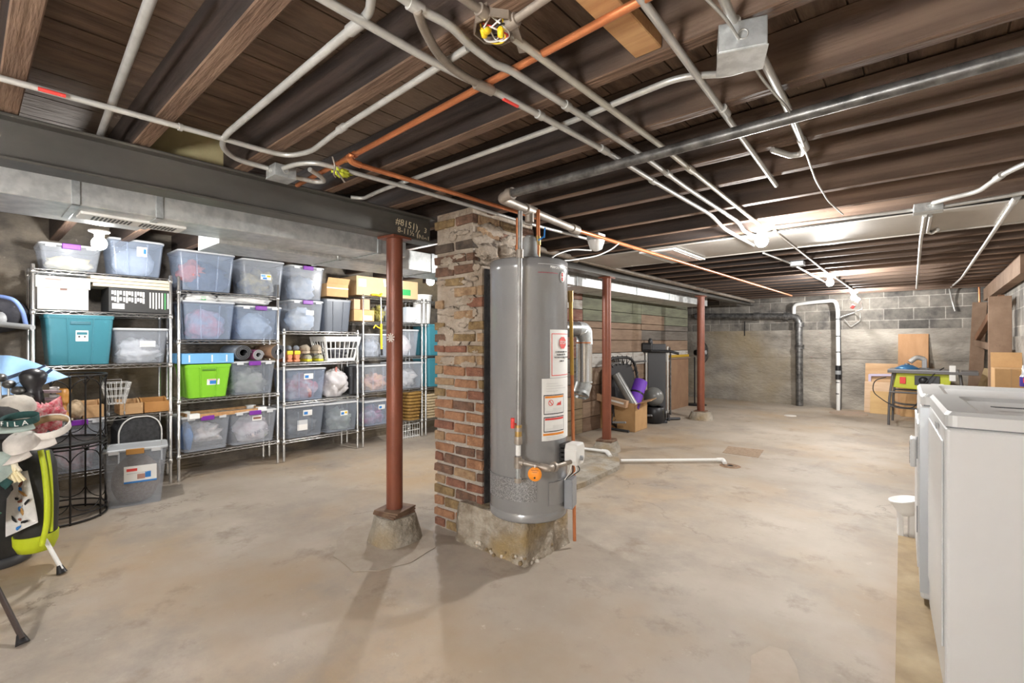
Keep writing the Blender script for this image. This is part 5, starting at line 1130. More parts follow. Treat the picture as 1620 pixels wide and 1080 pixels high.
o = MB().tube([(-.22, 0, .02), (.22, 0, .02)], .017, 10).build('bar_weight', M_char); o.location = az(974, 681); o.rotation_euler.z = -.12; tag(o, 'thin dark bar on the floor in front of the gear box', 'weight bar')
# mini trampoline with bungees, leaning on the planks
tr = thing('trampoline', 'black bungee trampoline leaning on the plank partition behind the second column', 'trampoline', (-3.36, 6.42, .0), 0, rot=(0, -.10, 0))
RO, cz = .49, .535
def P3(a, r, x=0):
    k = 1 / (abs(math.cos(a)) ** 4 + abs(math.sin(a)) ** 4) ** .25; return (x, r * k * math.cos(a), cz + r * k * math.sin(a) * (1.0 if r < .5 else 1.0))
MB().tube([P3(2 * math.pi * k / 40, RO) for k in range(41)], .022, 10, cap=False).build('frame', M_black, tr)
dsk = MB(); n = 40
dsk.add([P3(2 * math.pi * k / n, .40, x) for x in (-.003, .003) for k in range(n)], [tuple(range(n)), tuple(range(n, 2 * n))[::-1]] + [(k, (k + 1) % n, n + (k + 1) % n, n + k) for k in range(n)]); dsk.build('jumping_mat', mat('mesh_black', (.022, .022, .024), .7), tr)
bn_ = MB(); bn_.tube([P3(2 * math.pi * k / 96, RO + .028 if k % 2 else .385, .02 * (1 if (k // 2) % 2 else -1)) for k in range(97)], .008, 6); bn_.build('bungee', mat('bungee_grey', (.09, .09, .09), .6), tr)
for k in range(4): a = math.pi / 4 + k * math.pi / 2; MB().tube([P3(a, RO), P3(a, RO, .22)], .014, 8).build('leg', M_grey, tr)
# folded treadmill
tm = thing('treadmill', 'folded grey treadmill standing upright against the plank partition', 'treadmill', (-3.42, 7.60, 0), .42); tm.scale = (.72, 1, 1)
MB().box(-.20, .20, -.035, .035, .10, 1.22).build('deck', mat('deck_grey', (.085, .088, .095), .5, .1), tr if False else tm, .012)
for sx in (-1, 1): MB().box(sx * .235 - .022, sx * .235 + .022, -.04, .03, .08, 1.18).build('side_rail', M_emt, tm, .01)
for sx in (-1, 1): MB().tube([(sx * .30, .10, .04), (sx * .30, .07, 1.05), (sx * .28, -.06, 1.15)], .02, 10, 0, .05).build('upright', M_iron, tm)
MB().tube([(-.36, -.05, 1.13), (-.28, -.07, 1.10), (.28, -.07, 1.10), (.48, -.05, 1.06)], .022, 10, 0, .05).build('handlebar', M_black, tm)
MB().box(-.34, -.10, -.13, .06, 1.10, 1.24).build('console', M_black, tm, .03)
MB().ball((-.14, -.08, 1.25), (.05, .04, .06), 0, 10, .3).build('console_grip', M_char, tm)
for sx in (-1, 1): MB().box(sx * .26 - .025, sx * .26 + .025, -.34, .42, .0, .05).build('foot', M_char, tm, .01)
MB().box(-.22, .22, -.05, .08, .02, .12).build('base', M_black, tm, .01)
for sx in (-1, 1):
    M = facing((sx * .20, -.07, .075), (1, 0, 0)); MB().lathe([(0, -.015), (.07, -.015), (.075, 0), (.07, .015), (0, .015)], 20, 0, M).build('wheel', M_black, tm)
# cardboard sheet and yellow level on the partition
o = MB().box(-3.592, -3.57, 8.55, 9.38, 0, .93).build('cardboard_sheet', mat('brown_board', (.22, .125, .075), .85, 0, (.28, .17, .10), 3), None, .003); tag(o, 'dark brown cardboard sheet leaning on the partition by the far column', 'board')
o = MB().box(-3.598, -3.562, 8.50, 9.39, .965, 1.01).build('spirit_level', mat('level_yellow', (.45, .28, .02), .6)); tag(o, 'yellow spirit level lying on a ledge of the partition', 'level')
o = MB().box(-3.598, -3.54, 8.45, 9.40, .935, .96).build('wood_ledge', mat('plank_tan', (.3, .185, .105))); tag(o, 'narrow wooden ledge under the yellow level', 'ledge')
# pedestal fan
fb = az(1099, 640); fn = thing('pedestal_fan', 'black pedestal fan behind the farthest red column', 'fan', (fb.x, fb.y, 0))
MB().lathe([(0, .03), (.10, .03), (.22, .012), (.23, 0)], 28).build('base', M_black, fn); MB().lathe([(.014, .03), (.014, .95)], 12).build('pole', M_black, fn)
fd = Vector((.95, -.10, .05)).normalized(); hc = Vector((.06, .05, 1.04)); Mf_ = facing(hc + fd * .08, fd)
MB().lathe([(0, -.17), (.055, -.16), (.06, -.05), (0, -.04)], 16, 0, Mf_).build('motor', M_black, fn)
gr = MB()
for k in range(36):
    a = 2 * math.pi * k / 36; c_, s_ = math.cos(a), math.sin(a); gr.tube([Mf_ @ Vector((c_ * .03, s_ * .03, .07)), Mf_ @ Vector((c_ * .17, s_ * .17, .055)), Mf_ @ Vector((c_ * .215, s_ * .215, 0)), Mf_ @ Vector((c_ * .17, s_ * .17, -.05)), Mf_ @ Vector((c_ * .05, s_ * .05, -.06))], .0022, 5)
gr.tube([Mf_ @ Vector((.216 * math.cos(2 * math.pi * k / 36), .216 * math.sin(2 * math.pi * k / 36), 0)) for k in range(37)], .006, 6); gr.build('grille', M_black, fn)
for k in range(4): MB().add([(.02, -.02, -.02), (.19, -.07, .01), (.19, .05, -.02), (.02, .03, -.025), (.02, -.02, -.023), (.19, -.07, .007), (.19, .05, -.023), (.02, .03, -.028)], [(0, 1, 2, 3), (7, 6, 5, 4), (0, 4, 5, 1), (1, 5, 6, 2), (2, 6, 7, 3), (3, 7, 4, 0)], 0, False, Mf_ @ Matrix.Rotation(k * math.pi / 2, 4, 'Z')).build('blade', M_grey, fn)
MB().lathe([(0, .072), (.045, .072), (.045, .066)], 20, 0, Mf_).build('badge', M_grey, fn)

# ================================================================== far right corner
def lean(name, label, cat, x0, x1, ytop, ybot, m, off0, off1, th=.02, parts=None):
    """board leaning on the end wall: bottom off0 before it, top off1 before it"""
    a = aw((x0 + x1) / 2, ybot, off0); zt_ = aw((x0 + x1) / 2, ytop, off1).z
    bl, br_ = aw(x0, ybot, off0), aw(x1, ybot, off0); tl, tr_ = aw(x0, ytop, off1), aw(x1, ytop, off1)
    n = Vector((math.sin(SK), math.cos(SK), 0)) * th
    bl.z = br_.z = .001; tl.z = tr_.z = zt_; w_ = (br_ - bl); tl = Vector((bl.x, bl.y, 0)) + Vector((tl.x - aw(x0, ybot, off1).x, (off0 - off1), 0)); tl.z = zt_; tr_ = tl + w_
    vs = [bl, br_, tr_, tl, bl + n, br_ + n, tr_ + n, tl + n]
    o = MB().add(vs, [(0, 1, 2, 3), (5, 4, 7, 6), (1, 0, 4, 5), (2, 1, 5, 6), (3, 2, 6, 7), (0, 3, 7, 4)]).build(name, m, None, .002); return tag(o, label, cat)
M_ply = mat('light_plywood', (.55, .36, .20), .7, 0, (.46, .28, .14), 3, (1, 1, 5)); M_ply2 = mat('pale_boards', (.66, .48, .32), .7, 0, (.56, .38, .24), 4, (1, 1, 7)); M_ply3 = mat('golden_plywood', (.60, .40, .18), .7, 0, (.52, .33, .14), 3, (1, 1, 4))
lean('plywood_sheet', 'tall reddish brown wood panel leaning on the end wall behind the table saw', 'panel', 1420, 1469, 528, 660, mat('brown_panel', (.48, .27, .13), .65, 0, (.40, .21, .09), 3, (3, 1, .7)), .24, .03, .035)
lean('plywood_sheet', 'square brown panel behind the pale boards left of the table saw', 'panel', 1368, 1432, 575, 653, M_ply, .17, .05)
lean('plywood_sheet', 'pale striped boards leaning left of the table saw', 'panel', 1367, 1412, 604, 655, M_ply2, .26, .16)
lean('plywood_sheet', 'golden plywood offcut in front of the pale boards', 'panel', 1376, 1410, 619, 657, M_ply3, .34, .24, .012)
lean('plywood_sheet', 'crumpled brown sheet standing under the table saw', 'panel', 1424, 1462, 607, 662, M_card, .42, .33, .02)
o = MB().bar(aw(1375, 593, .12), aw(1412, 593, .12), .03, .04).bar(aw(1376, 592, .12), aw(1376, 606, .12), .03, .04, 0, (1, 0, 0)).build('picture_frame', mat('lilac_frame', (.52, .46, .60), .4)); tag(o, 'pale lilac frame corner standing between the panels', 'frame')
q = aw(1457, 583, .36); o = MB().box(q.x - .06, q.x + .06, q.y - .03, q.y + .03, .001, q.z + .18).build('wood_post', M_pine, None, .004); tag(o, 'upright wood post behind the small silver lamp on the table saw', 'wood post')
# table saw on its folding stand
f0 = az(1407, 672); ts = thing('table_saw', 'lime green table saw on a grey folding stand', 'table saw', (f0.x + .42, f0.y + .28, 0), -.04)
M_lime = mat('saw_lime', (.50, .55, .03), .45); M_alu = mat('cast_grey', (.28, .28, .29), .4, .4); M_stand = mat('stand_grey', (.14, .135, .135), .5, .3)
MB().box(-.43, .36, -.30, .30, .80, .845).build('table', M_alu, ts, .006); MB().box(.38, .56, -.28, .28, .805, .835).build('side_table', M_alu, ts, .006); MB().box(-.43, .56, -.325, -.30, .79, .83).build('front_rail', M_stand, ts, .004)
s = MB(); s.prism([(-.37, .57), (.20, .53), (.26, .60), (.30, .79), (-.33, .79)], -.24, .24, 0, Matrix.Rotation(math.pi / 2, 4, 'X')); s.build('body', M_lime, ts, .012)
MB().box(-.12, .16, -.262, -.238, .62, .76).build('control_panel', M_char, ts, .006); MB().lathe([(0, .03), (.05, .03), (.055, 0)], 16, 0, facing((-.02, -.262, .69), (0, -1, 0))).build('crank_wheel', M_black, ts); MB().box(-.29, -.22, -.262, -.238, .63, .73).build('power_switch', M_redp, ts, .005)
MB().box(.06, .20, -.268, -.258, .61, .65).build('white_plate', M_paper, ts)
for sx in (-1, 1):
    for sy in (-1, 1): MB().tube([(sx * .37, sy * .22, .79), (sx * .41, sy * .27, .40), (sx * .42, sy * .28, .0)], .017, 8).build('leg', M_stand, ts)
for sy in (-1, 1):
    MB().tube([(-.41, sy * .27, .50), (.41, sy * .27, .50)], .015, 8).build('cross_bar', M_stand, ts)
    MB().tube([(-.41, sy * .275, .30), (-.30, sy * .275, .27), (.30, sy * .275, .27), (.41, sy * .275, .30)], .015, 8, 0, .05).build('cross_bar', M_stand, ts)
for sx in (-1, 1): MB().tube([(sx * .41, -.27, .34), (sx * .415, .27, .18)], .012, 8).build('brace', M_stand, ts)
MB().tube([(.20, -.2, .88), (.10, -.34, .80), (-.02, -.36, .62), (-.06, -.33, .40), (-.14, -.31, .27), (-.40, -.30, .30), (-.62, -.26, .48), (-.60, -.25, .66), (-.45, -.26, .72)], .007, 8, 0, .12).build('power_cord', M_black, ts)
MB().box(.26, .33, -.32, -.27, .70, .92).build('fence_clamp', M_paper, ts, .008)
o = thing('blue_cover', 'blue domed plastic cover lying on the table saw', 'cover', (f0.x + .20, f0.y + .22, .847)); MB().lathe([(0, .07), (.07, .055), (.12, .025), (.15, .005), (.15, 0)], 40).build('disc', mat('blade_blue', (.05, .20, .42), .3, .3), o)
MB().lathe([(0, .085), (.03, .082), (.03, .06)], 20).build('hub', M_alu, o)
o = thing('bench_vise', 'small silver work lamp clamped on the table saw', 'lamp', (f0.x + .40, f0.y + .30, .846))
MB().box(-.03, .03, -.03, .03, 0, .16).build('post', M_alu, o, .006); MB().tube([(0, 0, .15), (-.09, -.02, .18), (-.17, -.04, .10)], .035, 12, 0, .04, rs=None).build('head', M_emt, o); MB().box(-.06, .06, -.04, .04, 0, .02).build('base', M_stand, o, .004)
# timbers and cardboard in the right corner
def bd(name, label, a, b_, w_, h_, m, up=(0, 0, 1)): return tag(MB().bar(a, b_, w_, h_, 0, up).build(name, m, None, .004), label, 'board')
M_oldw = mat('weathered_timber', (.28, .19, .13), .8, 0, (.20, .125, .08), 4, (1, 1, 1), bump=.3); M_oldw2 = mat('brown_timber', (.24, .12, .06), .75, 0, (.17, .08, .04), 4)
a, b_ = aw(1550, 478, .10), aw(1540, 640, .16); b_.z = .002; bd('timber_board', 'upright grey plank standing in the far right corner', b_, a, .17, .05, M_oldw, (0, 1, 0))
a, b_ = ax(1594, 468, XR - .06), ax(1590, 640, XR - .16); q = ax(1590, 640, XR - .16); a = Vector((XR - .05, ax(1594, 468, XR - .06).y, ax(1594, 468, XR - .06).z)); a.x = XR - .125; b_ = Vector((XR - .135, a.y - .15, .002))
bd('timber_board', 'wide weathered plank leaning in the corner behind the cardboard box', b_, a, .20, .045, M_oldw, (0, 1, 0))
a = Vector((XR - .10, a.y + .15, a.z - .02)); b_ = aw(1546, 536, .25); bd('timber_board', 'slanting reddish timber brace between the two upright planks', b_, a, .06, .10, M_oldw2)
a, b_ = aw(1543, 542, .22), ax(1578, 551, XR - .15); bd('timber_board', 'short horizontal board joining the two upright planks', a, b_, .04, .09, M_oldw)
a, b_ = ax(1560, 459, XR - .08), ax(1640, 416, XR - .08); bd('wall_timber', 'long timber fixed high along the right wall under the joists', Vector((XR - .06, a.y, 2.0)), Vector((XR - .06, 6.6, 2.0)), .10, .19, M_oldw)
a = aw(1549, 450, .08); b_ = aw(1549.5, 479, .08); tag(MB().tube([a, b_], .014, 8).build('copper_pipe', M_copper), 'short copper pipe above the upright plank in the far right corner', 'pipe')
cbx = thing('cardboard_box', 'tall brown cardboard box standing by the right wall behind the appliances', 'box', (.632, 7.25, 0), .0)
zt_ = ax(1590, 560, .36).z
MB().box(-.12, .12, -.20, .2, 0, .98).build('body', M_card, cbx, .004); MB().bar((0, .2, .98), (0, .24, 1.14), .24, .006, 0, (0, 1, 0)).build('flap', M_card, cbx)
MB().box(-.006, .006, -.203, -.2, 0, .98).build('seam_tape', mat('tan_tape', (.42, .26, .12), .5), cbx)
a, b_ = ad(1548, 606, 6.9), ad(1562, 588, 7.0); bd('timber_board', 'short offcut of pale timber propped in front of the upright plank', Vector((a.x - .1, a.y, .002)), Vector((b_.x + .02, b_.y, .86)), .10, .06, mat('pale_offcut', (.48, .36, .20), .7))

# ================================================================== laundry appliances on their plywood platform
pf = thing('plywood_platform', 'low plywood platform under the white laundry appliances', 'platform', (-.075, 1.7, 0), math.radians(1.9))
MB().box(0, .78, -.4, 2.02, .070, .09).build('top_sheet', mat('osb_top', (.40, .30, .17), .8, 0, (.30, .22, .13), 7, (1, 1, 1), bump=.3, c3=(.52, .42, .27)), pf, .002)
for y in (-.38, .6, 1.96): MB().box(.004, .76, y, y + .04, 0, .070).build('joist_timber', M_pine, pf)
MB().box(.002, .042, -.40, 2.0, 0, .070).build('side_rail', M_pine, pf)
M_appl = mat('white_enamel', (.60, .605, .605), .28); M_appl2 = mat('white_top', (.60, .605, .605), .3); M_gap = mat('seam_grey', (.18, .19, .2), .6); M_strip = mat('shaded_side_grey', (.52, .55, .58), .3, .3)
def appliance(label, cat, loc, rz, h, door):
    t = thing(cat, label, cat, loc, rz); W_, D_ = .686, .685
    MB().box(0, D_, 0, W_, .02, h - .052).build('cabinet', M_appl, t, .012, seg=3)
    MB().box(.012, D_ - .01, .008, W_ - .008, h - .056, h - .048).build('seam', M_gap, t)
    s = MB(); o0, o1 = rr(W_, D_, .03, 0), rr(W_ - .02, D_ - .02, .03, 0); i0, i1 = rr(W_ - .15, D_ - .17, .03, 0), rr(W_ - .19, D_ - .21, .03, 0)
    up = lambda r, z: [(x + D_ / 2, y + W_ / 2, z) for x, y, _ in r]
    s.loft([up(o0, h - .048), up(o0, h - .012), up(o1, h), up(i0, h), up(i1, h - .014)], 0, False); s.build('top_panel', M_appl2, t)
    if door:
        MB().box(-.006, 0, .04, W_ - .04, .16, h - .10).build('door', M_appl, t, .003); MB().box(-.008, -.005, .20, .26, h - .085, h - .065).build('badge', M_grey, t)
        MB().prism([(.06, .0), (.16, .0), (.20, .02), (.05, .02)], h - .0035, h - .001).build('lid_latch', M_char, t).location = (.09, .26, 0)
    else:
        MB().box(-.010, 0, .05, W_ - .05, .14, h - .14).build('door', M_appl, t, .004); MB().box(-.034, -.010, .24, .34, h - .38, h - .24).build('door_handle', M_appl, t, .008)
        for k in range(5): MB().box(-.0355, -.033, .26, .32, h - .365 + k * .022, h - .352 + k * .022).build('handle_slot', M_ink, t)
        MB().box(-.002, .03, -.002, .002, .05, h - .06).build('shaded_edge_strip', M_strip, t); MB().box(-.012, -.009, .045, .05, h - .30, h - .20).build('hinge_gap', M_gap, t)  # grey strip paints the shade on the dryer's near side
        MB().box(-.012, -.009, .045, .05, .30, .42).build('hinge_gap', M_gap, t); MB().box(-.008, -.004, .12, .17, h - .10, h - .08).build('badge', M_grey, t)
    for y in (.05, W_ - .05): MB().lathe([(.02, 0), (.02, .02)], 12, cap=True).build('foot', M_black, t).location = (.05, y, 0)
    return t
appliance('white washing machine nearest the viewer at the right edge, plain side panel', 'washing_machine', (.038, 2.09, .0905), math.radians(3.2), .943, True)
appliance('white dryer behind the washing machine, its front standing a little proud', 'dryer', (-.030, 2.815, .0905), math.radians(1.8), .935, False)
p = az(1615, 611, 1.025); cn = thing('spray_can', 'small red and blue can on the back of the dryer at the right edge', 'can', (p.x + .02, p.y - .03, 1.027))
MB().lathe([(.026, 0), (.028, .004), (.028, .05)], 20).build('lower_label', mat('deep_blue', (.05, .03, .22), .4), cn); MB().lathe([(.0282, .02), (.0282, .045)], 20, a0=-2.2, a1=-.6).build('red_label', M_redp, cn); MB().lathe([(.028, .05), (.02, .065), (.018, .11), (0, .112)], 20).build('neck', M_grey, cn)
# white plastic scoop stand beyond the platform
p = az(1434, 850); ws = thing('plastic_scoop', 'white plastic scoop on two flat legs standing beside the dryer front', 'scoop', (p.x - .005, p.y + .03, 0), .2)
MB().lathe([(0, .135), (.042, .14), (.052, .17), (.074, .225), (.080, .232), (.082, .24), (.070, .242), (.046, .178), (0, .165)], 28, 0, Matrix.Translation((0, 0, .19)) @ Matrix.Rotation(-.22, 4, 'Y') @ Matrix.Translation((0, 0, -.19))).build('bowl', M_white, ws)
for x in (-.03, .03): MB().bar((x * .9, 0, 0), (x, 0, .165), .028, .05, 0, (0, 1, 0)).build('leg', M_white, ws, .004)
# ================================================================== far left: bin, carrier, plant stand, golf bag, hats
bn = tote('tall clear bin of pet food with grey lid and amber latch, on the floor', (-4.715, .90, 0), .40, .30, .445, P_clear, rz=-.21, lid=mat('grey_lid', (.42, .44, .46), .4), latch=mat('amber_latch', (.42, .20, .04), .5), taper=.80, lidh=.03, name='pet_food_bin',
          sticker=(.08, .55, .20, .13, ((-.5, .5, -.5, -.40, M_blue), (-.42, -.1, .2, .36, M_redp), (-.1, .14, -.3, .0, mat('toy_print', (.45, .25, .2), .6)), (.14, .32, -.25, .1, M_blue), (-.42, .2, .05, .1, M_tint))))
heap('pet_food', 'brown pet food filling the lower half of the tall clear bin', 'pet food', bn, 0, 0, .92, .9, .95, mat('kibble', (.30, .22, .17), .9, 0, (.2, .13, .09), 60, bump=.8), .05, 2)['kind'] = 'stuff'
pc = thing('pet_carrier', 'black mesh carrier with white piping on the lowest shelf of the far left rack', 'carrier', (XF - .10, ax(222, 700, XF).y, S1[0] + .004))
w_ = (ax(256, 700, XF).y - ax(186, 700, XF).y); hgt = ax(220, 658, XF).z - S1[0]
prof = [(-w_ / 2, 0), (w_ / 2, 0), (w_ / 2, hgt * .72), (w_ / 2 - .03, hgt * .90), (w_ / 2 - .09, hgt), (-w_ / 2 + .09, hgt), (-w_ / 2 + .03, hgt * .90), (-w_ / 2, hgt * .72)]
Mc = Matrix(((0, 0, 1, 0), (1, 0, 0, 0), (0, 1, 0, 0), (0, 0, 0, 1)))
MB().prism(prof, -.20, .11, 0, Mc).build('body', mat('black_mesh', (.025, .027, .03), .6, 0, (.06, .063, .068), 40), pc, .02)
MB().tube([(.113, a * .97, b_ * .97 + .004) for a, b_ in prof[1:] + prof[:1]], .006, 8, 0, .03).build('white_piping', M_white, pc)
MB().tube([(0, -.09, hgt), (0, -.06, hgt + .05), (0, .06, hgt + .05), (0, .09, hgt)], .006, 6, 0, .03).build('handle', M_white, pc)
# things on the fourth shelf of the far left rack
zs = S1[1] + .004
def wtray(name, label, x0, x1, yt, h, m, scroll=False):
    a, b_ = ax(x0, yt, XF), ax(x1, yt, XF); w_ = b_.y - a.y; t = thing(name, label, 'wooden box', (XF - .12, (a.y + b_.y) / 2, zs)); s = MB()
    s.box(-.11, .11, -w_ / 2, w_ / 2, 0, .012).box(-.11, -.098, -w_ / 2, w_ / 2, .012, h * 1.25).box(.098, .11, -w_ / 2, w_ / 2, .012, h); s.build('tray', m, t, .002)
    for sy in (-1, 1): MB().prism([(-.098, .012), (.098, .012), (.098, h), (.05, h), (.0, h * .8), (-.05, h * 1.2), (-.098, h * 1.3)], -.006, .006, 0, Matrix.Translation((0, sy * (w_ / 2 - .006), 0)) @ Matrix.Rotation(math.pi / 2, 4, 'X')).build('end_panel', m, t)
    return t
M_toy = mat('toy_wood', (.58, .36, .18), .6, 0, (.50, .30, .14), 4, (1, 1, 6)); M_toy2 = mat('amber_wood', (.48, .24, .075), .6, 0, (.40, .18, .05), 4)
wtray('wooden_tray', 'amber wooden tray with scrolled ends at the right end of the far left rack', 229, 271, 640, .09, M_toy2)
wtray('wooden_box', 'pale wooden box left of the small wire cart on the far left rack', 131, 165, 640, .10, M_toy)
wtray('wooden_box', 'pale wooden box right of the small wire cart on the far left rack', 190, 227, 640, .09, M_toy)
for k in range(3):
    o = MB().lathe([(.008, 0), (.006, .02), (.010, .035), (.006, .05), (0, .052)], 12).build('wooden_peg', M_toy); p = ax(232 + k * 6, 640, XF - .0); o.location = (XF - .06, p.y, zs + .014); tag(o, ('left', 'middle', 'right')[k] + ' turned peg standing in the amber wooden tray', 'peg')
ct = thing('wire_cart', 'small white wire toy cart standing among the wooden boxes', 'cart', (XF - .02, ax(184, 625, XF).y, zs)); s = MB(); hb_ = ax(184, 605, XF).z - zs
def cq(u, v, k): w0, d0 = .055 + .035 * v, .045 + .03 * v; return {0: (d0, u * w0, .10 + v * (hb_ - .10)), 1: (-d0, u * w0, .10 + v * (hb_ - .10)), 2: (u * d0, w0, .10 + v * (hb_ - .10)), 3: (u * d0, -w0, .10 + v * (hb_ - .10))}[k]
for k in range(4):
    for i in range(6): s.tube([cq(-1 + .4 * i, 0, k), cq(-1 + .4 * i, 1, k)], .0018, 5)
    for v in (0, .35, .7, 1): s.tube([cq(-1, v, k), cq(1, v, k)], .0022, 5)
for i in range(6): s.tube([(-.045, -.055 + .022 * i, .10), (.045, -.055 + .022 * i, .10)], .0018, 5)
s.build('basket', M_white, ct); s = MB()
for sy in (-1, 1): s.tube([(.045, sy * .05, .10), (.03, sy * .05, .03), (-.04, sy * .05, .03), (-.05, sy * .05, .10), (-.08, sy * .05, hb_ + .02)], .0025, 6, 0, .02)
s.tube([(-.08, -.05, hb_ + .02), (-.08, .05, hb_ + .02)], .0025, 6).build('frame', M_emt, ct)
for sy in (-1, 1):
    for sx in (-1, 1): MB().lathe([(0, -.004), (.016, -.004), (.016, .004), (0, .004)], 14, 0, facing((sx * .035, sy * .05, .016), (0, 1, 0))).build('wheel', M_grey, ct)
bt = thing('ankle_boot', 'amber leather boot standing on the far left rack behind the plant stand', 'boot', (XF - .06, ax(104, 630, XF).y, zs)); M_lea = mat('amber_leather', (.50, .24, .05), .4, 0, (.40, .17, .03), 8)
MB().loft([[(x0 + a_ * math.cos(2 * math.pi * k / 16), .045 * q * math.sin(2 * math.pi * k / 16), z) for k in range(16)] for x0, a_, q, z in ((.0, .11, .9, .015), (.0, .11, 1, .04), (-.02, .085, .95, .08), (-.045, .055, .9, .12), (-.05, .055, .95, .18), (-.045, .06, 1.1, .24), (-.045, .055, 1.0, .24), (-.05, .05, .85, .14))], 0, True, True, True).build('upper', M_lea, bt)
MB().prism([(.115, 0), (.09, .04), (-.06, .035), (-.10, .02), (-.10, -.02), (-.06, -.035), (.09, -.04)][::-1], 0, .016).build('sole', mat('boot_sole', (.5, .42, .32)), bt)
o = MB().ball((0, 0, 0), (.09, .06, .075), 0, 12, .2, 3, zmin=-.07).build('straw_pouch', mat('straw', (.55, .42, .28), .9, 0, (.42, .30, .18), 30)); o.location = (XF - .04, ax(120, 650, XF).y, zs + .072); tag(o, 'round straw pouch right of the amber boot', 'pouch')

# --- iron plant stand
sc_ = ad(95, 600, 3.42); ps = thing('plant_stand', 'round two tier black iron plant stand with arches in front of the far left rack', 'plant stand', (sc_.x, sc_.y, 0)); RS = .255
M_wi = mat('wrought_iron', (.018, .016, .015), .45, .4)
def ring(z, r=RS, rad=.007): return MB().tube([(r * math.cos(2 * math.pi * k / 40), r * math.sin(2 * math.pi * k / 40), z) for k in range(41)], rad, 8, cap=False)
for z in (.012, .52, 1.02): ring(z).build('ring', M_wi, ps)
ring(.545).build('ring', M_wi, ps); ring(.06, RS, .005).build('ring', M_wi, ps)
MB().lathe([(0, .532), (RS - .004, .532), (RS - .004, .538), (0, .538)], 40).build('shelf_plate', mat('mesh_shelf', (.05, .05, .05), .5, .3, (.10, .10, .10), 120), ps)
NU = 8
for k in range(NU):
    a = 2 * math.pi * k / NU + .1; MB().tube([(RS * math.cos(a), RS * math.sin(a), 0), (RS * math.cos(a), RS * math.sin(a), 1.02)], .006, 8).build('upright', M_wi, ps)
for z0, z1 in ((.06, .52), (.545, 1.02)):
    for k in range(NU):
        a = 2 * math.pi * (k + .5) / NU + .1; hw_ = math.pi / NU
        up_ = [(RS * math.cos(a + hw_ * math.cos(t)), RS * math.sin(a + hw_ * math.cos(t)), z1 - .115 + .095 * math.sin(t)) for t in [math.pi * j / 10 for j in range(11)]]
        dn_ = [(RS * math.cos(a + hw_ * math.cos(t)), RS * math.sin(a + hw_ * math.cos(t)), z0 + .115 - .095 * math.sin(t)) for t in [math.pi * j / 10 for j in range(11)]]
        MB().tube(up_, .0035, 6).build('arch', M_wi, ps); MB().tube(dn_, .0035, 6).build('arch', M_wi, ps)
        MB().ball((RS * math.cos(a), RS * math.sin(a), z1 - .012), .009, 0, 6).build('stud', M_wi, ps)

# --- golf bag on its stand legs
gb0 = ad(-6, 850, 2.72); gb = thing('golf_bag', 'black and lime green golf bag standing on two legs at the left edge', 'golf bag', (gb0.x, gb0.y, .0), math.radians(-40))
M_bag = mat('bag_black', (.018, .018, .017), .6, 0, (.03, .03, .03), 12); M_lime2 = mat('bag_lime', (.52, .62, .02), .5)
def ell(rx, ry, z, cx=0, cy=0, n=28): return [(cx + rx * math.cos(2 * math.pi * k / n), cy + ry * math.sin(2 * math.pi * k / n), z) for k in range(n)]
MB().loft([ell(.125, .125, .05), ell(.14, .14, .08), ell(.145, .145, .30), ell(.135, .14, .66), ell(.14, .15, .80)]).build('body', M_bag, gb)
MB().loft([ell(.13, .13, .0), ell(.145, .145, .01), ell(.145, .145, .05), ell(.13, .13, .055)]).build('base', M_char, gb)
lm = MB(); a0 = math.radians(0)
lm.lathe([(.147, .065), (.149, .07), (.149, .20), (.147, .205)], 16, 0, None, True, math.radians(-58), math.radians(26)); lm.build('lime_panel', M_lime2, gb, solid=.002)
lm = MB(); lm.lathe([(.148, .03), (.149, .20), (.147, .205)], 8, 0, None, True, math.radians(-100), math.radians(-80)); lm.build('lime_panel', M_lime2, gb, solid=.002)
# long clothing pocket with lime edges
def pring(y, hw, hd, x=57, d=2.66):
    c = ad(x, y, d); return [tuple(c + Vector((rtx, rty, 0)) * (hw * math.cos(2 * math.pi * k / 24)) + Vector((fwx, fwy, 0)) * (hd * math.sin(2 * math.pi * k / 24))) for k in range(24)]
pk = MB(); pk.loft([pring(868, .03, .04), pring(864, .07, .07), pring(850, .085, .09), pring(790, .09, .10), pring(735, .08, .09), pring(715, .06, .07), pring(709, .02, .03)][::1])
po = pk.build('side_pocket', M_bag, gb, world=True)
def pl_(xs, d0): return [ad(x, y, d0) for x, y in xs]
MB().tube(pl_(((64, 712), (70, 740), (75, 790), (74, 830), (66, 862)), 2.57), .013, 10, 0, .08).build('lime_piping', M_lime2, po, world=True)
MB().tube(pl_(((75, 712), (80, 745), (82, 790), (81, 840)), 2.60), .008, 10, 0, .08).build('lime_piping', M_lime2, po, world=True)
MB().loft([pring(871, .03, .04), pring(868, .075, .075), pring(856, .089, .095), pring(842, .0905, .099)]).build('lime_pocket_bottom', M_lime2, po, world=True)
for (x, y), m_, nm in (((98, 904), M_white, 'white'), ((36, 1015), mat('dark_leg', (.05, .035, .03), .4), 'dark')):
    f_ = az(x, y, .012); top = (az(47, 816, .30) if nm == 'white' else ad(-20, 905, 2.1)); top = ad(48, 812, 2.66) if nm == 'white' else ad(-30, 880, 2.18)
    o = MB().tube([top, f_ + Vector((0, 0, .012))], .0105, 10).build('leg', m_, gb, world=True); d_ = (f_ - top).normalized()
    MB().tube([f_ + Vector((0, 0, .022)) - d_ * .012, f_ + Vector((0, 0, .0))], .016, 10, rs=[.012, .024]).build('rubber_foot', M_black, o, world=True) if False else None
    ft = MB().tube([f_ - d_ * .03 + Vector((0, 0, .008)), f_ + Vector((0, 0, -.008))], .016, 10, rs=[.0125, .024]); fo = ft.build('rubber_foot', M_black, gb, world=True)
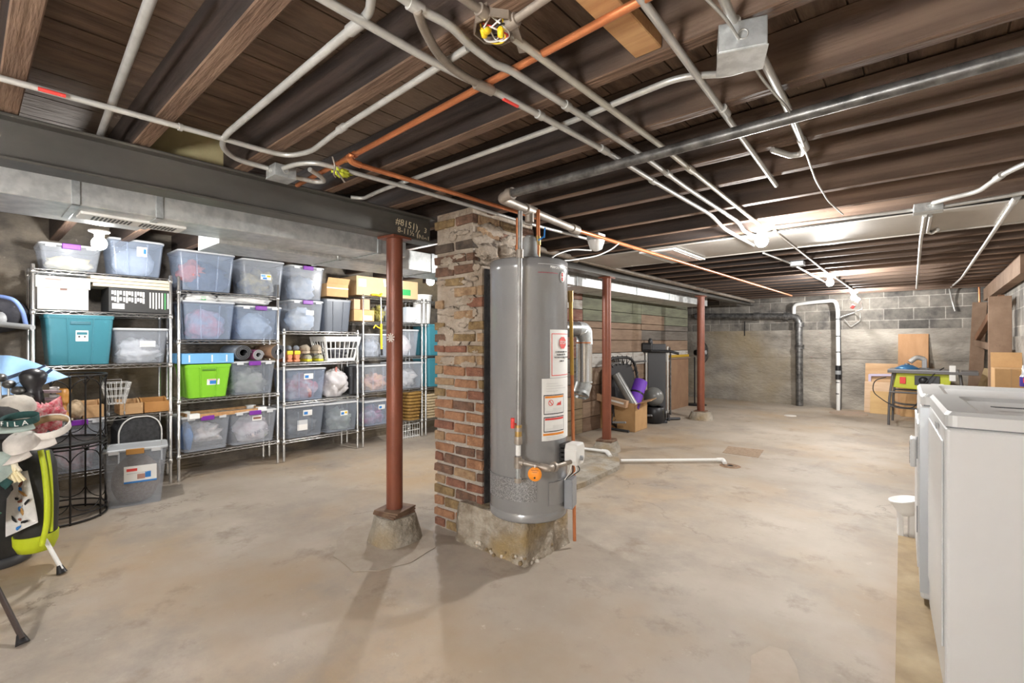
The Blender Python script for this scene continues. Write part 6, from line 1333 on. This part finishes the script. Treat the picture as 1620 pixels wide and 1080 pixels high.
# club tops in the bag
for k in range(4):
    a = ad(2 + k * 12, 690, 2.74); b_ = ad(0 + k * 14, 600 + 10 * k, 2.76); t = thing('golf_club', ('first', 'second', 'third', 'fourth')[k] + ' steel shafted golf club from the left edge, standing in the golf bag', 'golf club', tuple(a), 0, 'golf clubs')
    MB().tube([a, b_], .006, 8).build('shaft', M_emt, t, world=True); MB().ball(tuple(b_ + Vector((.02, 0, .01))), (.05, .03, .025), 0, 10, .1, k).build('club_head', M_iron, t, world=True)
hc = thing('head_cover', 'black leather golf head cover rising above the hats', 'head cover', tuple(ad(52, 640, 2.8)))
c0, c1_, c2_ = ad(52, 641, 2.8), ad(52, 613, 2.8), ad(53, 586, 2.8)
MB().tube([ad(50, 650, 2.8), c0, c1_.lerp(c0, .3), c1_, c1_.lerp(c2_, .35), c1_.lerp(c2_, .75), c2_, c2_ + Vector((0, 0, .012))], .05, 18, rs=[.045, .052, .045, .038, .056, .062, .045, .012]).build('cover', mat('black_leather', (.022, .022, .026), .35), hc, world=True)
# towel with little pictures
tw = thing('golf_towel', 'white towel printed with small animal pictures hanging on the golf bag', 'towel', tuple(ad(36, 845, 2.52)))
vs = []; nx, nz = 10, 14; TL, TR, BL, BR_ = ad(14, 748, 2.54), ad(44, 744, 2.56), ad(12, 848, 2.47), ad(56, 828, 2.52)
for off in (0, .004):
    for j in range(nz + 1):
        for i in range(nx + 1):
            u, v = i / nx, j / nz; p = TL.lerp(TR, u).lerp(BL.lerp(BR_, u), v); k = .012 * math.sin(u * 9 + v * 2) - off; vs.append(p + Vector((.7 * k, -.7 * k, 0)))
n1 = (nx + 1) * (nz + 1); fs = []
for j in range(nz):
    for i in range(nx):
        a = j * (nx + 1) + i; fs += [(a, a + nx + 1, a + nx + 2, a + 1), (n1 + a, n1 + a + 1, n1 + a + nx + 2, n1 + a + nx + 1)]
MB().add(vs, fs, 0, True).build('cloth', cloth('towelwhite', (.78, .77, .75), (.66, .65, .63)), tw, world=True)
for k in range(15):
    u, v = .15 + .7 * ((k * .37) % 1), .08 + .062 * k; p = TL.lerp(TR, u).lerp(BL.lerp(BR_, u), v); kk = .012 * math.sin(u * 9 + v * 2) + .003; p += Vector((.7 * kk, -.7 * kk, 0))
    MB().ball((0, 0, 0), (.014 + .006 * (k % 3), .007, .0016), 0, 8, .5, k, M=facing(p, (.7, -.7, .05), roll=.5 * k)).build('animal_print', (mat('print_tan', (.50, .28, .09), .8), M_ink, mat('print_brown', (.28, .10, .06), .8), M_ink, M_blue)[k % 5], tw, world=True)
# hats
def cap(label, p, s, rz, tilt, mc, mb, kind='cap', roll=0.0):
    t = thing('cap' if kind == 'cap' else 'sun_visor', label, 'cap' if kind == 'cap' else 'visor', tuple(p), rz, 'hats hung on the golf bag', rot=(roll, tilt, rz))
    if kind == 'cap':
        MB().lathe([(s, 0), (s * .98, s * .35), (s * .82, s * .75), (s * .5, s * .98), (0, s * 1.05), (0, s * 1.0), (s * .48, s * .93), (s * .94, s * .3), (s * .96, 0)], 24).build('crown', mc, t)
        MB().ball((0, 0, s * 1.05), s * .07, 0, 6).build('button', mc, t)
    else:
        MB().lathe([(s, 0), (s * 1.02, s * .5), (s * .98, s * .5), (s * .96, 0), (s, 0)], 24).build('band', mc, t)
    br = []; n = 14
    for j in range(n + 1):
        a = math.radians(-62 + 124 * j / n); br.append((a, s * (1 + .85 * math.cos(a * 1.25))))
    vs = []
    for a, r_ in br:
        for rr_, z in ((s * .97, 0.0), ((s + r_) / 2, -.02 * s - .03 * s * abs(math.sin(a)) * 3), (r_, -.10 * s - .28 * s * math.sin(a) ** 2)):
            for dz in (.004, 0): vs.append((rr_ * math.cos(a), rr_ * math.sin(a), z + dz))
    fs = []
    for j in range(n):
        b_ = j * 6; c_ = b_ + 6; fs += [(b_, b_ + 2, c_ + 2, c_), (b_ + 2, b_ + 4, c_ + 4, c_ + 2), (b_ + 1, c_ + 1, c_ + 3, b_ + 3), (b_ + 3, c_ + 3, c_ + 5, b_ + 5), (b_ + 4, b_ + 5, c_ + 5, c_ + 4), (b_, c_, c_ + 1, b_ + 1)]
    MB().add(vs, fs, 0, True).build('brim', mb, t); return t
C_bei = cloth('beige', (.60, .56, .50)); C_wht = cloth('hatwhite', (.78, .74, .70), (.70, .66, .62)); C_mint = cloth('mint', (.45, .55, .51)); C_dg = cloth('darkgreen', (.02, .075, .07)); C_blk = cloth('hatblack', (.02, .02, .02)); C_tan = cloth('hatlining', (.55, .40, .24))
RZ = math.radians(-48)
cap('beige cap topmost in the pile of hats, below the black head cover', ad(26, 650, 2.68), .085, RZ + .3, .15, C_bei, C_bei)
cap('plain black cap at the left edge under the beige cap', ad(2, 672, 2.60), .095, RZ + .2, .35, C_blk, C_blk)
v1 = cap('dark green and mint visor with raised white letters in the hat pile', ad(33, 668, 2.52), .072, RZ + .35, .22, C_dg, C_mint, 'visor')
for k, s_ in enumerate('FILA'):
    a = math.radians(-38 + 25 * k); n_ = Vector((math.cos(a), math.sin(a), .05)); o = text('lettering', s_, .036, facing(Vector((.075 * math.cos(a), .075 * math.sin(a), .018)), n_), M_paper, None, .002); o.parent = v1
v2 = cap('large white visor with tan lining and broad brim at the front of the hat pile', ad(79, 680, 2.60), .088, RZ - .2, .42, C_wht, C_wht, 'visor', -.25)
MB().lathe([(.083, .002), (.0835, .04)], 24).build('lining', C_tan, v2, solid=.001)
cap('off white cap with a red edge hanging low in the hat pile', ad(38, 706, 2.50), .075, RZ - .1, .5, cloth('offwhite', (.66, .62, .58)), cloth('offwhite2', (.68, .63, .58)))
cap('mint cap with dark green band hanging at the left edge beside the towel', ad(4, 742, 2.44), .085, RZ - .3, 1.0, C_mint, C_dg)
cap('dark patterned cap with green brim at the left edge over the towel', ad(-4, 790, 2.40), .080, RZ - .5, .9, C_blk, cloth('capgreen', (.05, .16, .10)))
o = MB().ball((0, 0, 0), (.05, .075, .085), 0, 16, .7, 5).build('scarf', mat('floral_pink', (.62, .05, .10), .9, 0, (.72, .48, .48), 40, bump=.4)); o.location = ad(72, 658, 2.78); tag(o, 'crumpled pink floral scarf between the hats', 'scarf')
for k in range(2):
    p = ad(80, 621 + 12 * k, 2.85); t = thing('sandal', ('upper' if k == 0 else 'lower') + ' mauve slip on sandal right of the black head cover', 'sandal', tuple(p), RZ + 1.5, 'mauve sandals'); t.scale = (.62, .62, .62)
    MB().loft([ell(.10, .036, 0), ell(.105, .04, .008), ell(.105, .04, .02), ell(.10, .036, .024)]).build('sole', cloth('mauvegrey', (.33, .25, .27)), t); MB().lathe([(.036, .02), (.045, .04), (.04, .055), (.038, .04), (.034, .02)], 14, 0, Matrix.Translation((.03, 0, 0)) @ Matrix.Scale(1, 4), True, 0, math.pi).build('strap', cloth('strapgrey', (.5, .47, .46)), t)
gl_ = MB(); p = ad(20, 738, 2.42); t = thing('golf_glove', 'cream golf glove clipped beside the towel', 'glove', tuple(p)); Mg_ = facing(p, (.7, -.7, 0))
MB().ball((0, 0, 0), (.026, .034, .012), 0, 10, .1, 2, M=Mg_).build('palm', cloth('cream', (.68, .66, .58)), t, world=True)
for k in range(4): MB().tube([Mg_ @ Vector((-.02 + k * .0135, -.026, 0)), Mg_ @ Vector((-.012 + k * .020, -.062 + .006 * abs(k - 1.5), .004)), Mg_ @ Vector((-.008 + k * .022, -.082 + .008 * abs(k - 1.5), 0))], .0075, 8).build('finger', cloth('cream', (.68, .66, .58)), t, world=True)
MB().tube([Mg_ @ Vector((.02, .0, 0)), Mg_ @ Vector((.04, -.022, .004))], .008, 8).build('thumb', cloth('cream', (.68, .66, .58)), t, world=True)
# blue jersey draped over the stand
jr = thing('sports_jersey', 'light blue sports jersey with navy stripes draped over the left end of the plant stand', 'jersey', tuple(ad(50, 590, 3.0)))
nx, nz = 24, 12; vs = []
for off in (0, .006):
    for j in range(nz + 1):
        for i in range(nx + 1):
            u, v = i / nx, j / nz; x = -40 + 152 * u; yt = 561 + 3 * u + 34 * min(1, max(0, (u - .35) / .65)) ** 1.4; yb = 627 - 2 * u - 30 * min(1, max(0, (u - .42) / .58)) ** .8 + 4 * math.sin(u * 13) * (1 - u); p = ad(x, yt + (yb - yt) * v, 3.04 - .16 * v + .02 * math.sin(u * 14 + v * 3) + off); vs.append(p)
n1 = (nx + 1) * (nz + 1); fs = []
for j in range(nz):
    for i in range(nx):
        a = j * (nx + 1) + i; fs += [(a, a + nx + 1, a + nx + 2, a + 1), (n1 + a, n1 + a + 1, n1 + a + nx + 2, n1 + a + nx + 1)]
MB().add(vs, fs, 0, True).build('cloth', mat('jersey_blue', (.22, .42, .74), .7, 0, (.34, .54, .82), 5), jr, world=True)
for (x0, y0), (x1, y1), wd in (((0, 602), (40, 588), .010), ((2, 618), (44, 603), .012), ((44, 590), (72, 578), .006), ((74, 590), (82, 584), .008)):
    MB().bar(ad(x0, y0, 2.93), ad(x1, y1, 2.95), .004, wd * 2, 0).build('navy_stripe', cloth('navy', (.03, .05, .12)), jr, world=True)
# padded black bag with blue trim above, hung on the rack end
pb_ = thing('padded_bag', 'black padded bag with blue trim at the left edge before the rack', 'bag', tuple(ad(0, 520, 3.6)))
c = ad(-10, 497, 3.62); MB().ball(tuple(c), (.17, .20, .145), 0, 18, .12, 7).build('body', cloth('bagblack', (.03, .03, .04), (.06, .06, .07)), pb_, world=True)
MB().tube([ad(-40, 470, 3.46), ad(0, 468, 3.45), ad(24, 474, 3.46), ad(36, 492, 3.5), ad(41, 514, 3.55)], .014, 8, 0, .08).build('blue_trim', mat('trim_blue', (.22, .33, .70), .5), pb_, world=True)
MB().tube([ad(4, 513, 3.40), ad(52, 518, 3.40)], .02, 10).build('grey_handle', M_grey, pb_, world=True); MB().lathe([(0, .03), (.05, .03), (.055, 0)], 16, 0, facing(ad(0, 505, 3.42), (.6, -.8, 0))).build('grey_knob', M_grey, pb_, world=True)
